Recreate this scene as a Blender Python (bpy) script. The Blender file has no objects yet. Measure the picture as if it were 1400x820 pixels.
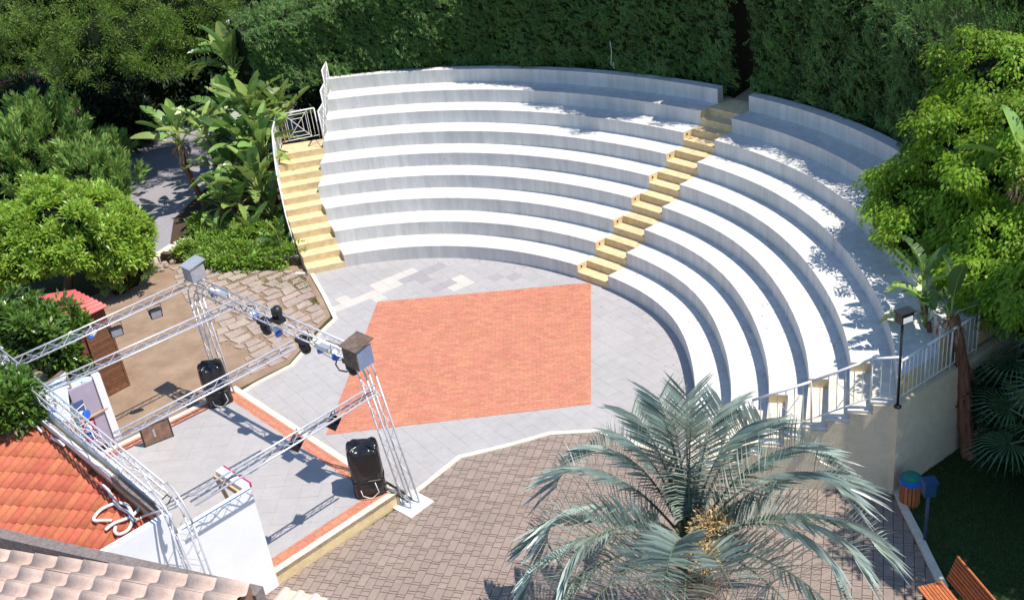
import bpy, math, random
import numpy as np
from mathutils import Vector, Matrix
C = bpy.context.scene.collection
SC = bpy.context.scene
R = math.radians
random.seed(7)
# ------------------------------------------------------------------ camera
F, PITCH, ROLL, CAMH = 1500.548, 0.4934963, -0.1327334, 13.63334
IW, IH = 1400.0, 820.0
fw = Vector((0, math.cos(PITCH), -math.sin(PITCH)))
rt = Vector((1, 0, 0)); up = rt.cross(fw)
cr_ = math.cos(ROLL) * rt + math.sin(ROLL) * up
cu_ = -math.sin(ROLL) * rt + math.cos(ROLL) * up
cam = bpy.data.cameras.new('camera'); camo = bpy.data.objects.new('camera', cam); C.objects.link(camo)
M = Matrix((cr_, cu_, -fw)).transposed().to_4x4(); M.translation = Vector((0, 0, CAMH))
camo.matrix_world = M
cam.sensor_width = 36; cam.lens = F / IW * 36; cam.clip_end = 600; cam.clip_start = 0.1
SC.camera = camo
# ------------------------------------------------------------------ light
SUN_EL, SUN_AZ = R(62), R(-24)          # azimuth counted from +x
w = bpy.data.worlds.new('World'); SC.world = w; w.use_nodes = True
nt = w.node_tree
sky = nt.nodes.new('ShaderNodeTexSky'); sky.sky_type = 'NISHITA'; sky.sun_disc = False
sky.sun_elevation = SUN_EL; sky.sun_rotation = R(90) - SUN_AZ
sky.dust_density = 0.1; sky.ozone_density = 4.5; sky.air_density = 1.1
bg = nt.nodes['Background']; bg.inputs[1].default_value = 0.15
nt.links.new(sky.outputs[0], bg.inputs[0])
sl = bpy.data.lights.new('sun', 'SUN'); sl.energy = 4.7; sl.angle = R(0.5); sl.color = (1, 0.94, 0.85)
so = bpy.data.objects.new('sun', sl); C.objects.link(so)
so.rotation_euler = Vector((math.cos(SUN_EL) * math.cos(SUN_AZ), math.cos(SUN_EL) * math.sin(SUN_AZ), math.sin(SUN_EL))).to_track_quat('Z', 'Y').to_euler()
SC.view_settings.view_transform = 'Standard'; SC.view_settings.look = 'None'
SC.view_settings.exposure = 0.32; SC.view_settings.gamma = 1

# ------------------------------------------------------------------ survey helper: where a sight line meets a height
def at(u, v, z=0.0):
    d = (u - IW / 2) / F * cr_ - (v - IH / 2) / F * cu_ + fw
    t = (z - CAMH) / d.z
    return Vector((d.x * t, d.y * t, z))
def at2(u, v, z=0.0):
    p = at(u, v, z); return Vector((p.x, p.y))

# ------------------------------------------------------------------ materials
MATS = {}
def mat(name, col, rough=0.7, var=0.15, scale=6, bump=0.0, bscale=40, spec=0.3, metal=0.0, tint=0.0, col2=None, streak=False, transl=0.0, big=0.0, coat=0.0, hue=0.0, speck=0.0):
    if name in MATS: return MATS[name]
    m = bpy.data.materials.new(name); m.use_nodes = True; MATS[name] = m
    n = m.node_tree.nodes; l = m.node_tree.links; b = n['Principled BSDF']
    b.inputs['Roughness'].default_value = rough; b.inputs['Metallic'].default_value = metal
    b.inputs['Specular IOR Level'].default_value = spec
    if coat: b.inputs['Coat Weight'].default_value = coat
    geo = n.new('ShaderNodeNewGeometry')
    mp = n.new('ShaderNodeMapping'); l.new(geo.outputs['Position'], mp.inputs[0])
    if streak: mp.inputs['Scale'].default_value = (1, 1, 0.12)
    nz = n.new('ShaderNodeTexNoise'); nz.inputs['Scale'].default_value = scale; nz.inputs['Detail'].default_value = 6; nz.inputs['Roughness'].default_value = 0.65
    l.new(mp.outputs[0], nz.inputs[0])
    rmp = n.new('ShaderNodeMapRange'); rmp.inputs[1].default_value = 0.3; rmp.inputs[2].default_value = 0.7
    l.new(nz.outputs[0], rmp.inputs[0])
    mx = n.new('ShaderNodeMix'); mx.data_type = 'RGBA'
    c2 = col2 or tuple(c * (1 - var) for c in col)
    c1 = tuple(min(1, c * (1 + var * 0.6)) for c in col)
    mx.inputs[6].default_value = (*c1, 1); mx.inputs[7].default_value = (*c2, 1)
    l.new(rmp.outputs[0], mx.inputs[0]); out = mx.outputs[2]
    if big:
        nb = n.new('ShaderNodeTexNoise'); nb.inputs['Scale'].default_value = 0.55; nb.inputs['Detail'].default_value = 5; nb.inputs['Roughness'].default_value = 0.7
        l.new(geo.outputs['Position'], nb.inputs[0])
        rb = n.new('ShaderNodeMapRange'); rb.inputs[1].default_value = 0.35; rb.inputs[2].default_value = 0.75; rb.inputs[3].default_value = 1; rb.inputs[4].default_value = 1 - big
        l.new(nb.outputs[0], rb.inputs[0])
        hb = n.new('ShaderNodeHueSaturation'); l.new(rb.outputs[0], hb.inputs['Value']); l.new(out, hb.inputs['Color']); out = hb.outputs[0]
    if speck:                                              # scuffs, chips and small stains
        ns = n.new('ShaderNodeTexNoise'); ns.inputs['Scale'].default_value = 7.0; ns.inputs['Detail'].default_value = 9; ns.inputs['Roughness'].default_value = 0.8
        l.new(geo.outputs['Position'], ns.inputs[0])
        rs_ = n.new('ShaderNodeMapRange'); rs_.inputs[1].default_value = 0.60; rs_.inputs[2].default_value = 0.72; rs_.inputs[3].default_value = 1; rs_.inputs[4].default_value = 1 - speck
        l.new(ns.outputs[0], rs_.inputs[0])
        h3 = n.new('ShaderNodeHueSaturation'); l.new(rs_.outputs[0], h3.inputs['Value']); l.new(out, h3.inputs['Color']); out = h3.outputs[0]
    if tint or hue:
        oi = n.new('ShaderNodeObjectInfo'); ta = n.new('ShaderNodeAttribute'); ta.attribute_name = 'tint'
        ad = n.new('ShaderNodeMath'); ad.operation = 'ADD'; l.new(oi.outputs['Random'], ad.inputs[0]); l.new(ta.outputs['Fac'], ad.inputs[1])
        fr = n.new('ShaderNodeMath'); fr.operation = 'FRACT'; l.new(ad.outputs[0], fr.inputs[0])
        mr = n.new('ShaderNodeMapRange'); mr.inputs[3].default_value = 1 - tint; mr.inputs[4].default_value = 1 + tint
        l.new(fr.outputs[0], mr.inputs[0])
        hs = n.new('ShaderNodeHueSaturation'); l.new(out, hs.inputs['Color']); l.new(mr.outputs[0], hs.inputs['Value'])
        if hue:
            m2 = n.new('ShaderNodeMath'); m2.operation = 'MULTIPLY'; m2.inputs[1].default_value = 7.31; l.new(ad.outputs[0], m2.inputs[0])
            f2 = n.new('ShaderNodeMath'); f2.operation = 'FRACT'; l.new(m2.outputs[0], f2.inputs[0])
            mh = n.new('ShaderNodeMapRange'); mh.inputs[3].default_value = 0.5 - hue; mh.inputs[4].default_value = 0.5 + hue
            l.new(f2.outputs[0], mh.inputs[0]); l.new(mh.outputs[0], hs.inputs['Hue'])
        out = hs.outputs[0]
    l.new(out, b.inputs['Base Color'])
    if bump:
        nb2 = n.new('ShaderNodeTexNoise'); nb2.inputs['Scale'].default_value = bscale; nb2.inputs['Detail'].default_value = 4
        l.new(mp.outputs[0], nb2.inputs[0])
        bp = n.new('ShaderNodeBump'); bp.inputs['Strength'].default_value = min(1, bump * 2); bp.inputs['Distance'].default_value = 0.02 * bump + 0.003
        l.new(nb2.outputs[0], bp.inputs['Height']); l.new(bp.outputs[0], b.inputs['Normal'])
    if transl:
        tr = n.new('ShaderNodeBsdfTranslucent'); ms = n.new('ShaderNodeMixShader'); ms.inputs[0].default_value = transl
        hs2 = n.new('ShaderNodeHueSaturation'); hs2.inputs['Value'].default_value = 1.5; hs2.inputs['Hue'].default_value = 0.48; l.new(out, hs2.inputs['Color'])
        l.new(hs2.outputs[0], tr.inputs[0]); l.new(b.outputs[0], ms.inputs[1]); l.new(tr.outputs[0], ms.inputs[2])
        l.new(ms.outputs[0], n['Material Output'].inputs[0])
    return m
WHITE = mat('white_painted_concrete', (0.665, 0.65, 0.615), 0.8, 0.17, 5.0, 0.35, 30, 0.15, streak=True, big=0.14, speck=0.5)
CREAM = mat('cream_painted_step', (0.76, 0.69, 0.56), 0.8, 0.2, 6, 0.3, 30, 0.15, big=0.16)
YEL = mat('yellow_painted_concrete', (0.74, 0.575, 0.33), 0.8, 0.2, 6, 0.3, 30, 0.15, big=0.16, speck=0.4)
STUCCO = mat('tan_stucco', (0.76, 0.65, 0.48), 0.9, 0.10, 5, 0.9, 45, 0.1, streak=False, big=0.12)
GTILE = mat('grey_floor_tile', (0.435, 0.412, 0.405), 0.65, 0.07, 5, 0.1, 60, 0.25, tint=0.018, big=0.14, speck=0.2)
PTILE = mat('pale_floor_tile', (0.56, 0.52, 0.47), 0.6, 0.06, 5, tint=0.03)
DTILE = mat('mauve_floor_tile', (0.36, 0.33, 0.34), 0.6, 0.06, 5, tint=0.03)
GROUT = mat('grout', (0.385, 0.365, 0.355), 0.9, 0.2, 8)
OBRICK = mat('orange_brick', (0.56, 0.232, 0.15), 0.85, 0.16, 14, 0.2, 50, 0.15, tint=0.085, hue=0.008, speck=0.25, big=0.08)
OGROUT = mat('orange_grout', (0.48, 0.215, 0.15), 0.9, 0.2, 8)
BBRICK = mat('brown_paver', (0.325, 0.255, 0.215), 0.85, 0.12, 9, 0.3, 60, 0.2, tint=0.055, hue=0.008, big=0.15)
BGROUT = mat('paver_joint', (0.17, 0.10, 0.075), 0.95, 0.2, 9)
CURB = mat('cream_kerb', (0.74, 0.66, 0.54), 0.8, 0.15, 6, 0.2, big=0.1)
DIRT = mat('bare_earth', (0.35, 0.25, 0.175), 0.95, 0.22, 1.3, 0.6, 25, 0.1, col2=(0.26, 0.175, 0.12), big=0.15)
SOIL = mat('dark_soil', (0.085, 0.06, 0.04), 0.95, 0.3, 3, 0.6, 18, 0.1)
STONE = mat('path_stone', (0.41, 0.33, 0.275), 0.9, 0.18, 6, 0.6, 30, 0.1, tint=0.10, hue=0.008)
ASPH = mat('asphalt', (0.34, 0.325, 0.355), 0.85, 0.18, 14, 0.4, 60, 0.2, big=0.15)
GRASS = mat('grass_blade', (0.06, 0.12, 0.03), 0.6, 0.2, 3, tint=0.35, transl=0.2)
GROUNDG = mat('ground_cover', (0.06, 0.065, 0.03), 0.95, 0.3, 1.2, 0.6, 12, 0.1)
RTILE = mat('terracotta_roof_tile', (0.50, 0.145, 0.078), 0.8, 0.18, 10, 0.2, 40, 0.2, tint=0.13, hue=0.008, speck=0.3, big=0.08)
PRT = mat('pale_pink_roof_tile', (0.74, 0.56, 0.45), 0.8, 0.16, 5, 0.3, 40, 0.2, tint=0.05, speck=0.35, col2=(0.60, 0.42, 0.33))
COPING = mat('weathered_coping', (0.23, 0.19, 0.175), 0.9, 0.35, 16, 0.5, 40, 0.2)
WWALL = mat('white_render', (0.84, 0.85, 0.87), 0.85, 0.05, 2, 0.15, 30, 0.15, big=0.05)
ALU = mat('aluminium_tube', (0.62, 0.62, 0.65), 0.38, 0.12, 12, spec=0.5, metal=0.35)
BLACKP = mat('black_plastic_sheet', (0.012, 0.012, 0.014), 0.22, 0.3, 5, 0.7, 9, 0.6)
BLACK = mat('black_housing', (0.018, 0.018, 0.02), 0.45, 0.3, 8, spec=0.5)
STEELW = mat('white_painted_steel', (0.78, 0.77, 0.73), 0.45, 0.12, 20, spec=0.5)
WOOD = mat('brown_wood', (0.19, 0.085, 0.045), 0.6, 0.35, 14, 0.3, 40, 0.3, tint=0.2)
WOODR = mat('red_brown_wood', (0.22, 0.06, 0.04), 0.7, 0.3, 12, 0.3)
WOODL = mat('light_timber', (0.62, 0.42, 0.24), 0.7, 0.2, 12)
BENCH = mat('orange_brown_timber', (0.50, 0.16, 0.06), 0.45, 0.3, 18, 0.2, tint=0.2)
PLY = mat('weathered_plywood', (0.17, 0.12, 0.09), 0.8, 0.5, 9, 0.3)
GREYM = mat('grey_sheet_metal', (0.42, 0.43, 0.46), 0.4, 0.15, 8, spec=0.5, metal=0.3)
BLUEM = mat('blue_plastic', (0.02, 0.14, 0.60), 0.35, 0.2, 6, spec=0.5)
LBLUE = mat('pale_blue_canvas', (0.50, 0.60, 0.68), 0.8, 0.08, 3)
REDC = mat('red_fabric', (0.42, 0.02, 0.05), 0.8, 0.3, 20, 0.4, 30)
MAGE = mat('magenta_edge', (0.5, 0.03, 0.16), 0.6, 0.2)
NAVY = mat('dark_blue_fabric', (0.05, 0.055, 0.13), 0.8, 0.3, 12)
KRED = mat('red_corrugated_sheet', (0.62, 0.11, 0.10), 0.5, 0.12, 7, spec=0.4)
GLASS = mat('lamp_glass', (0.75, 0.78, 0.82), 0.1, 0.05, 5, spec=0.8)
HOSE = mat('white_hose', (0.78, 0.77, 0.74), 0.5, 0.1, 8)
BARK = mat('bark', (0.14, 0.09, 0.06), 0.95, 0.4, 12, 0.9, 25, 0.1, streak=True)
PBARK = mat('fibrous_palm_bark', (0.24, 0.12, 0.075), 0.95, 0.5, 18, 1.0, 30, 0.1, streak=True)
DEADL = mat('dry_leaf', (0.50, 0.33, 0.21), 0.9, 0.3, 9, tint=0.15, transl=0.15)
TEAL = mat('teal_plastic', (0.02, 0.22, 0.17), 0.4, 0.2)
def fol(name, col, tint=0.3, hue=0.015, tr=0.3, rough=0.5, spec=0.4):
    return mat(name, col, rough, 0.15, 2, spec=spec, tint=tint, hue=hue, transl=tr)
L_HEDGE = fol('cypress_leaf', (0.09, 0.178, 0.036), 0.5, 0.035, 0.25)
L_FICUS = fol('ficus_leaf', (0.21, 0.36, 0.03), 0.4, 0.02, 0.4, 0.5, 0.3)
L_PITT = fol('pittosporum_leaf', (0.28, 0.43, 0.06), 0.3, 0.02, 0.35, 0.4)
L_MAG = fol('glossy_shrub_leaf', (0.12, 0.23, 0.035), 0.5, 0.02, 0.3, 0.25, 0.7)
L_THUJA = fol('thuja_leaf', (0.23, 0.36, 0.085), 0.35, 0.03, 0.25)
L_PINE = fol('pine_leaf', (0.125, 0.205, 0.03), 0.4, 0.03, 0.25)
L_DARK = fol('shade_dark_leaf', (0.022, 0.05, 0.016), 0.5, 0.02, 0.1)  # shade under taller trees put into a very dark leaf colour
L_BED = fol('bed_leaf', (0.20, 0.33, 0.045), 0.4, 0.02, 0.35)
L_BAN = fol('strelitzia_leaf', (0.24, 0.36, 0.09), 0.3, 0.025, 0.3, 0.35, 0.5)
L_BAND = fol('shaded_strelitzia_leaf', (0.07, 0.15, 0.035), 0.3, 0.02, 0.3, 0.35, 0.5)  # darker copy of the strelitzia leaf, shade put into its colour
L_RIB = mat('leaf_rib', (0.30, 0.36, 0.10), 0.5, 0.1)
L_PALM = mat('blue_grey_palm_leaflet', (0.36, 0.43, 0.375), 0.33, 0.3, 3, spec=0.8, tint=0.6, hue=0.015, transl=0.25)
L_FAN = fol('fan_palm_leaf', (0.06, 0.13, 0.05), 0.3, 0.02, 0.25, 0.35, 0.6)
L_RACH = mat('palm_rachis', (0.13, 0.17, 0.10), 0.4, 0.2)
L_FLOW = mat('palm_flower_strand', (0.58, 0.42, 0.20), 0.8, 0.3, 9, tint=0.3)
L_SPAT = mat('red_brown_spathe', (0.24, 0.075, 0.05), 0.6, 0.3, 9)
PINKF = mat('pink_flower', (0.7, 0.1, 0.35), 0.6, 0.1); BLUEF = mat('pale_blue_flower', (0.6, 0.68, 0.85), 0.6, 0.1)
TWIG_SHADE = mat('inner_twig_shade', (0.014, 0.02, 0.009), 0.95, 0.4, 6, 0.6, 10, 0.05)  # near-black, the shade among the twigs put into the colour

# ------------------------------------------------------------------ mesh builder
def tag(o, label=None, cat=None, group=None, kind=None):
    if label: o['label'] = label
    if cat: o['category'] = cat
    if group: o['group'] = group
    if kind: o['kind'] = kind
    return o
def thing(name, label, cat, loc=(0, 0, 0), rz=0, group=None):
    o = bpy.data.objects.new(name, None); C.objects.link(o)
    o.location = loc; o.rotation_euler = (0, 0, rz); o.empty_display_size = 0.2
    return tag(o, label, cat, group)
def root_loc(p):
    while p.parent: p = p.parent
    return np.array(p.location) if p.get('_w', 1) else np.zeros(3)
class MB:
    def __init__(s): s.v = []; s.f = []; s.m = []; s.t = []
    def add(s, vs, fs, m=0, t=0.0):
        b = len(s.v); s.v += [tuple(x) for x in vs]
        for f in fs: s.f.append([i + b for i in f]); s.m.append(m); s.t.append(t)
        return s
    def prism(s, poly, z0, z1, m=0, ms=None, t=0.0):      # poly ccw list of 2d points
        n = len(poly); a = sum(poly[i][0] * poly[(i + 1) % n][1] - poly[(i + 1) % n][0] * poly[i][1] for i in range(n))
        if a < 0: poly = poly[::-1]
        zf0 = z0 if callable(z0) else (lambda x, y: z0); zf1 = z1 if callable(z1) else (lambda x, y: z1)
        vs = [(p[0], p[1], zf0(p[0], p[1])) for p in poly] + [(p[0], p[1], zf1(p[0], p[1])) for p in poly]
        s.add(vs, [list(range(n))[::-1]], m, t); b = len(s.v) - 2 * n
        s.f.append([b + n + i for i in range(n)]); s.m.append(m); s.t.append(t)
        for i in range(n):
            j = (i + 1) % n; s.f.append([b + i, b + j, b + n + j, b + n + i]); s.m.append(m if ms is None else ms); s.t.append(t)
        return s
    def box(s, c, sz, ax=None, m=0, t=0.0):                # ax: 3 axis vectors
        ax = ax or (Vector((1, 0, 0)), Vector((0, 1, 0)), Vector((0, 0, 1))); c = Vector(c)
        vs = [c + ax[0] * (sz[0] / 2 * i) + ax[1] * (sz[1] / 2 * j) + ax[2] * (sz[2] / 2 * k) for k in (-1, 1) for j in (-1, 1) for i in (-1, 1)]
        return s.add(vs, [(0, 2, 3, 1), (4, 5, 7, 6), (0, 1, 5, 4), (1, 3, 7, 5), (3, 2, 6, 7), (2, 0, 4, 6)], m, t)
    def beam(s, a, b, wd, ht, m=0, upv=(0, 0, 1)):
        a = Vector(a); b = Vector(b); d = (b - a); L = d.length; d.normalize()
        sd = d.cross(Vector(upv)); sd = sd.normalized() if sd.length > 1e-5 else Vector((1, 0, 0)); u = sd.cross(d)
        return s.box((a + b) / 2, (L, wd, ht), (d, -sd, u), m)
    def tube(s, path, r, n=6, m=0, cap=True, t=0.0):
        P = [Vector(p) for p in path]; rr = r if isinstance(r, (list, tuple)) else [r] * len(P)
        d = (P[1] - P[0]).normalized(); x = d.orthogonal().normalized(); vs = []
        for i, p in enumerate(P):
            dd = (P[min(i + 1, len(P) - 1)] - P[max(i - 1, 0)]).normalized()
            x = (x - dd * x.dot(dd)); x = x.normalized() if x.length > 1e-6 else dd.orthogonal().normalized(); y = dd.cross(x)
            vs += [p + (x * math.cos(2 * math.pi * k / n) + y * math.sin(2 * math.pi * k / n)) * rr[i] for k in range(n)]
        fs = [(i * n + k, i * n + (k + 1) % n, (i + 1) * n + (k + 1) % n, (i + 1) * n + k) for i in range(len(P) - 1) for k in range(n)]
        if cap: fs += [list(range(n))[::-1], [(len(P) - 1) * n + k for k in range(n)]]
        return s.add(vs, fs, m, t)
    def lathe(s, c, prof, n=16, m=0, axis=None):           # prof [(r,z)]
        c = Vector(c); q = (Vector(axis).to_track_quat('Z', 'Y').to_matrix() if axis is not None else Matrix.Identity(3)); vs = []
        for r, z in prof: vs += [c + q @ Vector((r * math.cos(2 * math.pi * k / n), r * math.sin(2 * math.pi * k / n), z)) for k in range(n)]
        fs = [(i * n + k, i * n + (k + 1) % n, (i + 1) * n + (k + 1) % n, (i + 1) * n + k) for i in range(len(prof) - 1) for k in range(n)]
        fs += [list(range(n))[::-1], [(len(prof) - 1) * n + k for k in range(n)]]
        return s.add(vs, fs, m)
    def build(s, name, mats, parent=None, smooth=False, origin=None):
        me = bpy.data.meshes.new(name); o_ = Vector(root_loc(parent)) if parent is not None else Vector(origin or (0, 0, 0))
        me.from_pydata([(v[0] - o_.x, v[1] - o_.y, v[2] - o_.z) for v in s.v], [], s.f)
        for m in (mats if isinstance(mats, (list, tuple)) else [mats]): me.materials.append(m)
        me.polygons.foreach_set('material_index', s.m)
        if any(s.t): me.attributes.new('tint', 'FLOAT', 'FACE').data.foreach_set('value', s.t)
        if smooth: me.polygons.foreach_set('use_smooth', [True] * len(s.f))
        o = bpy.data.objects.new(name, me); C.objects.link(o)
        if parent is not None: o.parent = parent
        else: o.location = o_
        return o
def struct(mb, name, mats, **k): return tag(mb.build(name, mats, **k), kind='structure')
def dup(root, loc, rz=0, label=None, scale=None, group=None):
    r = root.copy(); C.objects.link(r); r.location = loc; r.rotation_euler = (0, 0, rz)
    if label: r['label'] = label
    if group: r['group'] = group
    if scale: r.scale = (scale,) * 3
    for ch in list(root.children):
        c = ch.copy(); C.objects.link(c); c.parent = r
        for g in ch.children:
            d = g.copy(); C.objects.link(d); d.parent = c
    return r
def inst(name, me, parent, mtx=None):
    o = bpy.data.objects.new(name, me); C.objects.link(o); o.parent = parent
    if mtx is not None: o.matrix_local = mtx
    return o
def area(p): return 0.5 * sum(p[i][0] * p[(i + 1) % len(p)][1] - p[(i + 1) % len(p)][0] * p[i][1] for i in range(len(p)))
def clip(sub, quad):                                       # Sutherland-Hodgman, quad convex ccw
    if area(quad) < 0: quad = quad[::-1]
    out = [tuple(p) for p in sub]
    for i in range(len(quad)):
        a = quad[i]; b = quad[(i + 1) % len(quad)]; inp = out; out = []
        if not inp: return []
        sd = lambda p: (b[0] - a[0]) * (p[1] - a[1]) - (b[1] - a[1]) * (p[0] - a[0])
        for k in range(len(inp)):
            p = inp[k - 1]; q = inp[k]; sp = sd(p); sq = sd(q)
            if (sp >= 0) != (sq >= 0):
                t = sp / (sp - sq); out.append((p[0] + (q[0] - p[0]) * t, p[1] + (q[1] - p[1]) * t))
            if sq >= 0: out.append(q)
    o2 = []
    for p in out:
        if not o2 or abs(p[0] - o2[-1][0]) + abs(p[1] - o2[-1][1]) > 1e-5: o2.append(p)
    return o2
def inside(poly, x, y):
    c = False
    for i in range(len(poly)):
        a = poly[i - 1]; b = poly[i]
        if (a[1] > y) != (b[1] > y) and x < (b[0] - a[0]) * (y - a[1]) / (b[1] - a[1]) + a[0]: c = not c
    return c
def pix(p):
    d = Vector(p) - Vector((0, 0, CAMH)); q = d.dot(fw)
    return IW / 2 + F * d.dot(cr_) / q, IH / 2 - F * d.dot(cu_) / q, q
def pave(parent, region, org, yaw, cells, z, hgt, gap, mats, name, limit=300, matfn=None, jit=0.0, inner=0.0):
    """cells: list of (x,y,w,h) in the rotated frame. Whole cells of one size share a mesh; the biggest in view are parts, the rest one stuff part."""
    cy, sy = math.cos(yaw), math.sin(yaw); todo = []
    for (x, y, w_, h_) in cells:
        cx_, cy_ = x + w_ / 2, y + h_ / 2
        q = [(x + gap / 2, y + gap / 2), (x + w_ - gap / 2, y + gap / 2), (x + w_ - gap / 2, y + h_ - gap / 2), (x + gap / 2, y + h_ - gap / 2)]
        if jit: q = [(a + random.uniform(-jit, jit), b + random.uniform(-jit, jit)) for a, b in q]
        wq = [(org[0] + a * cy - b * sy, org[1] + a * sy + b * cy) for a, b in q]
        ins = [inside(region, *p) for p in wq]
        c = (org[0] + cx_ * cy - cy_ * sy, org[1] + cx_ * sy + cy_ * cy)
        if all(ins): poly = wq; whole = not jit
        elif any(ins) or inside(region, *c):
            poly = clip(region, wq); whole = False
            if len(poly) < 3 or abs(area(poly)) < 0.12 * w_ * h_: continue
        else: continue
        u, v, d = pix((c[0], c[1], z)); vis = -20 < u < IW + 20 and -20 < v < IH + 20
        todo.append(((w_ * h_ / d ** 2.6) * (1 if vis else 0), c, poly, whole, (round(w_, 3), round(h_, 3))))
    todo.sort(key=lambda t: -t[0]); shared = {}; rest = MB(); rl = Vector(root_loc(parent))
    def slab(mb, poly, zc, mi, t):
        mb.prism(poly, zc - hgt, zc, mi, t=t)
    for k, (s_, c, poly, whole, sz) in enumerate(todo):
        mi = matfn(c) if matfn else 0; dz = random.uniform(-0.0012, 0.0012)
        if k < limit:
            key = (sz, mi)
            if whole:
                if key not in shared:
                    mb = MB(); w_, h_ = sz; mb.prism([(-w_ / 2 + gap / 2, -h_ / 2 + gap / 2), (w_ / 2 - gap / 2, -h_ / 2 + gap / 2), (w_ / 2 - gap / 2, h_ / 2 - gap / 2), (-w_ / 2 + gap / 2, h_ / 2 - gap / 2)], -hgt, 0, 0)
                    me = bpy.data.meshes.new(name); me.from_pydata(mb.v, [], mb.f); me.materials.append(mats[mi]); shared[key] = me
                o = inst(name, shared[key], parent); o.location = Vector((c[0], c[1], z + dz)) - rl; o.rotation_euler = (random.uniform(-.004, .004), random.uniform(-.004, .004), yaw)
            else:
                mb = MB(); slab(mb, poly, z + dz, 0, 0); mb.build(name, mats[mi], parent)
        else: slab(rest, poly, z + dz, mi, random.random())
    if rest.f: tag(rest.build(name + '_field', mats, parent), kind='stuff')
def grid(x0, x1, y0, y1, w_, h_, shift=0.0):
    out = []; j = 0; y = y0
    while y < y1:
        x = x0 + (shift * w_ if j % 2 else 0)
        while x < x1: out.append((x, y, w_, h_)); x += w_
        y += h_; j += 1
    return out
def ring(poly, width, z0, z1, mb, m=0, closed=False):     # band to the left of a polyline
    P = [Vector(p[:2]) for p in poly]; n = len(P); off = []
    for i in range(n):
        if closed: a = P[i - 1]; b = P[(i + 1) % n]
        else: a = P[max(i - 1, 0)]; b = P[min(i + 1, n - 1)]
        d1 = (P[i] - a); d2 = (b - P[i]); d1 = d1.normalized() if d1.length > 0 else d2.normalized(); d2 = d2.normalized() if d2.length > 0 else d1
        nn = Vector((-(d1.y + d2.y), d1.x + d2.x)).normalized(); k = max(0.4, nn.dot(Vector((-d1.y, d1.x))))
        off.append(P[i] + nn * width / k)
    for i in range(n if closed else n - 1):
        j = (i + 1) % n; mb.prism([tuple(P[i]), tuple(P[j]), tuple(off[j]), tuple(off[i])], z0, z1, m)
    return off

# ------------------------------------------------------------------ numpy foliage
rng = np.random.default_rng(5)
def unit(n):
    v = rng.normal(size=(n, 3)); return v / np.linalg.norm(v, axis=1)[:, None]
def nrm(v): return v / (np.linalg.norm(v, axis=1)[:, None] + 1e-9)
def leaf_obj(name, m, parent, Cn, D, N, L, Wd, tint, fold=0.18, droop=0.0, kind=None, mats2=None):
    n = len(Cn); D = nrm(D); S = nrm(np.cross(D, N)); N = np.cross(S, D)
    L = np.broadcast_to(L, (n,))[:, None]; Wd = np.broadcast_to(Wd, (n,))[:, None]
    mid = Cn + D * L * 0.45
    tip = Cn + D * L; tip[:, 2] -= (droop * L[:, 0])
    V = np.stack([Cn, mid + S * Wd / 2 + N * Wd * fold, tip, mid - S * Wd / 2 + N * Wd * fold], 1).reshape(-1, 3) - (root_loc(parent) if parent is not None else 0)
    me = bpy.data.meshes.new(name); me.vertices.add(4 * n); me.vertices.foreach_set('co', V.astype(np.float32).ravel())
    me.loops.add(4 * n); me.loops.foreach_set('vertex_index', np.arange(4 * n, dtype=np.int32))
    me.polygons.add(n); me.polygons.foreach_set('loop_start', np.arange(0, 4 * n, 4, dtype=np.int32)); me.polygons.foreach_set('loop_total', np.full(n, 4, dtype=np.int32))
    me.materials.append(m)
    me.attributes.new('tint', 'FLOAT', 'FACE').data.foreach_set('value', np.asarray(tint, dtype=np.float32))
    me.update(calc_edges=True); me.validate()
    o = bpy.data.objects.new(name, me); C.objects.link(o)
    if parent is not None: o.parent = parent
    if kind: o['kind'] = kind
    return o
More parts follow.
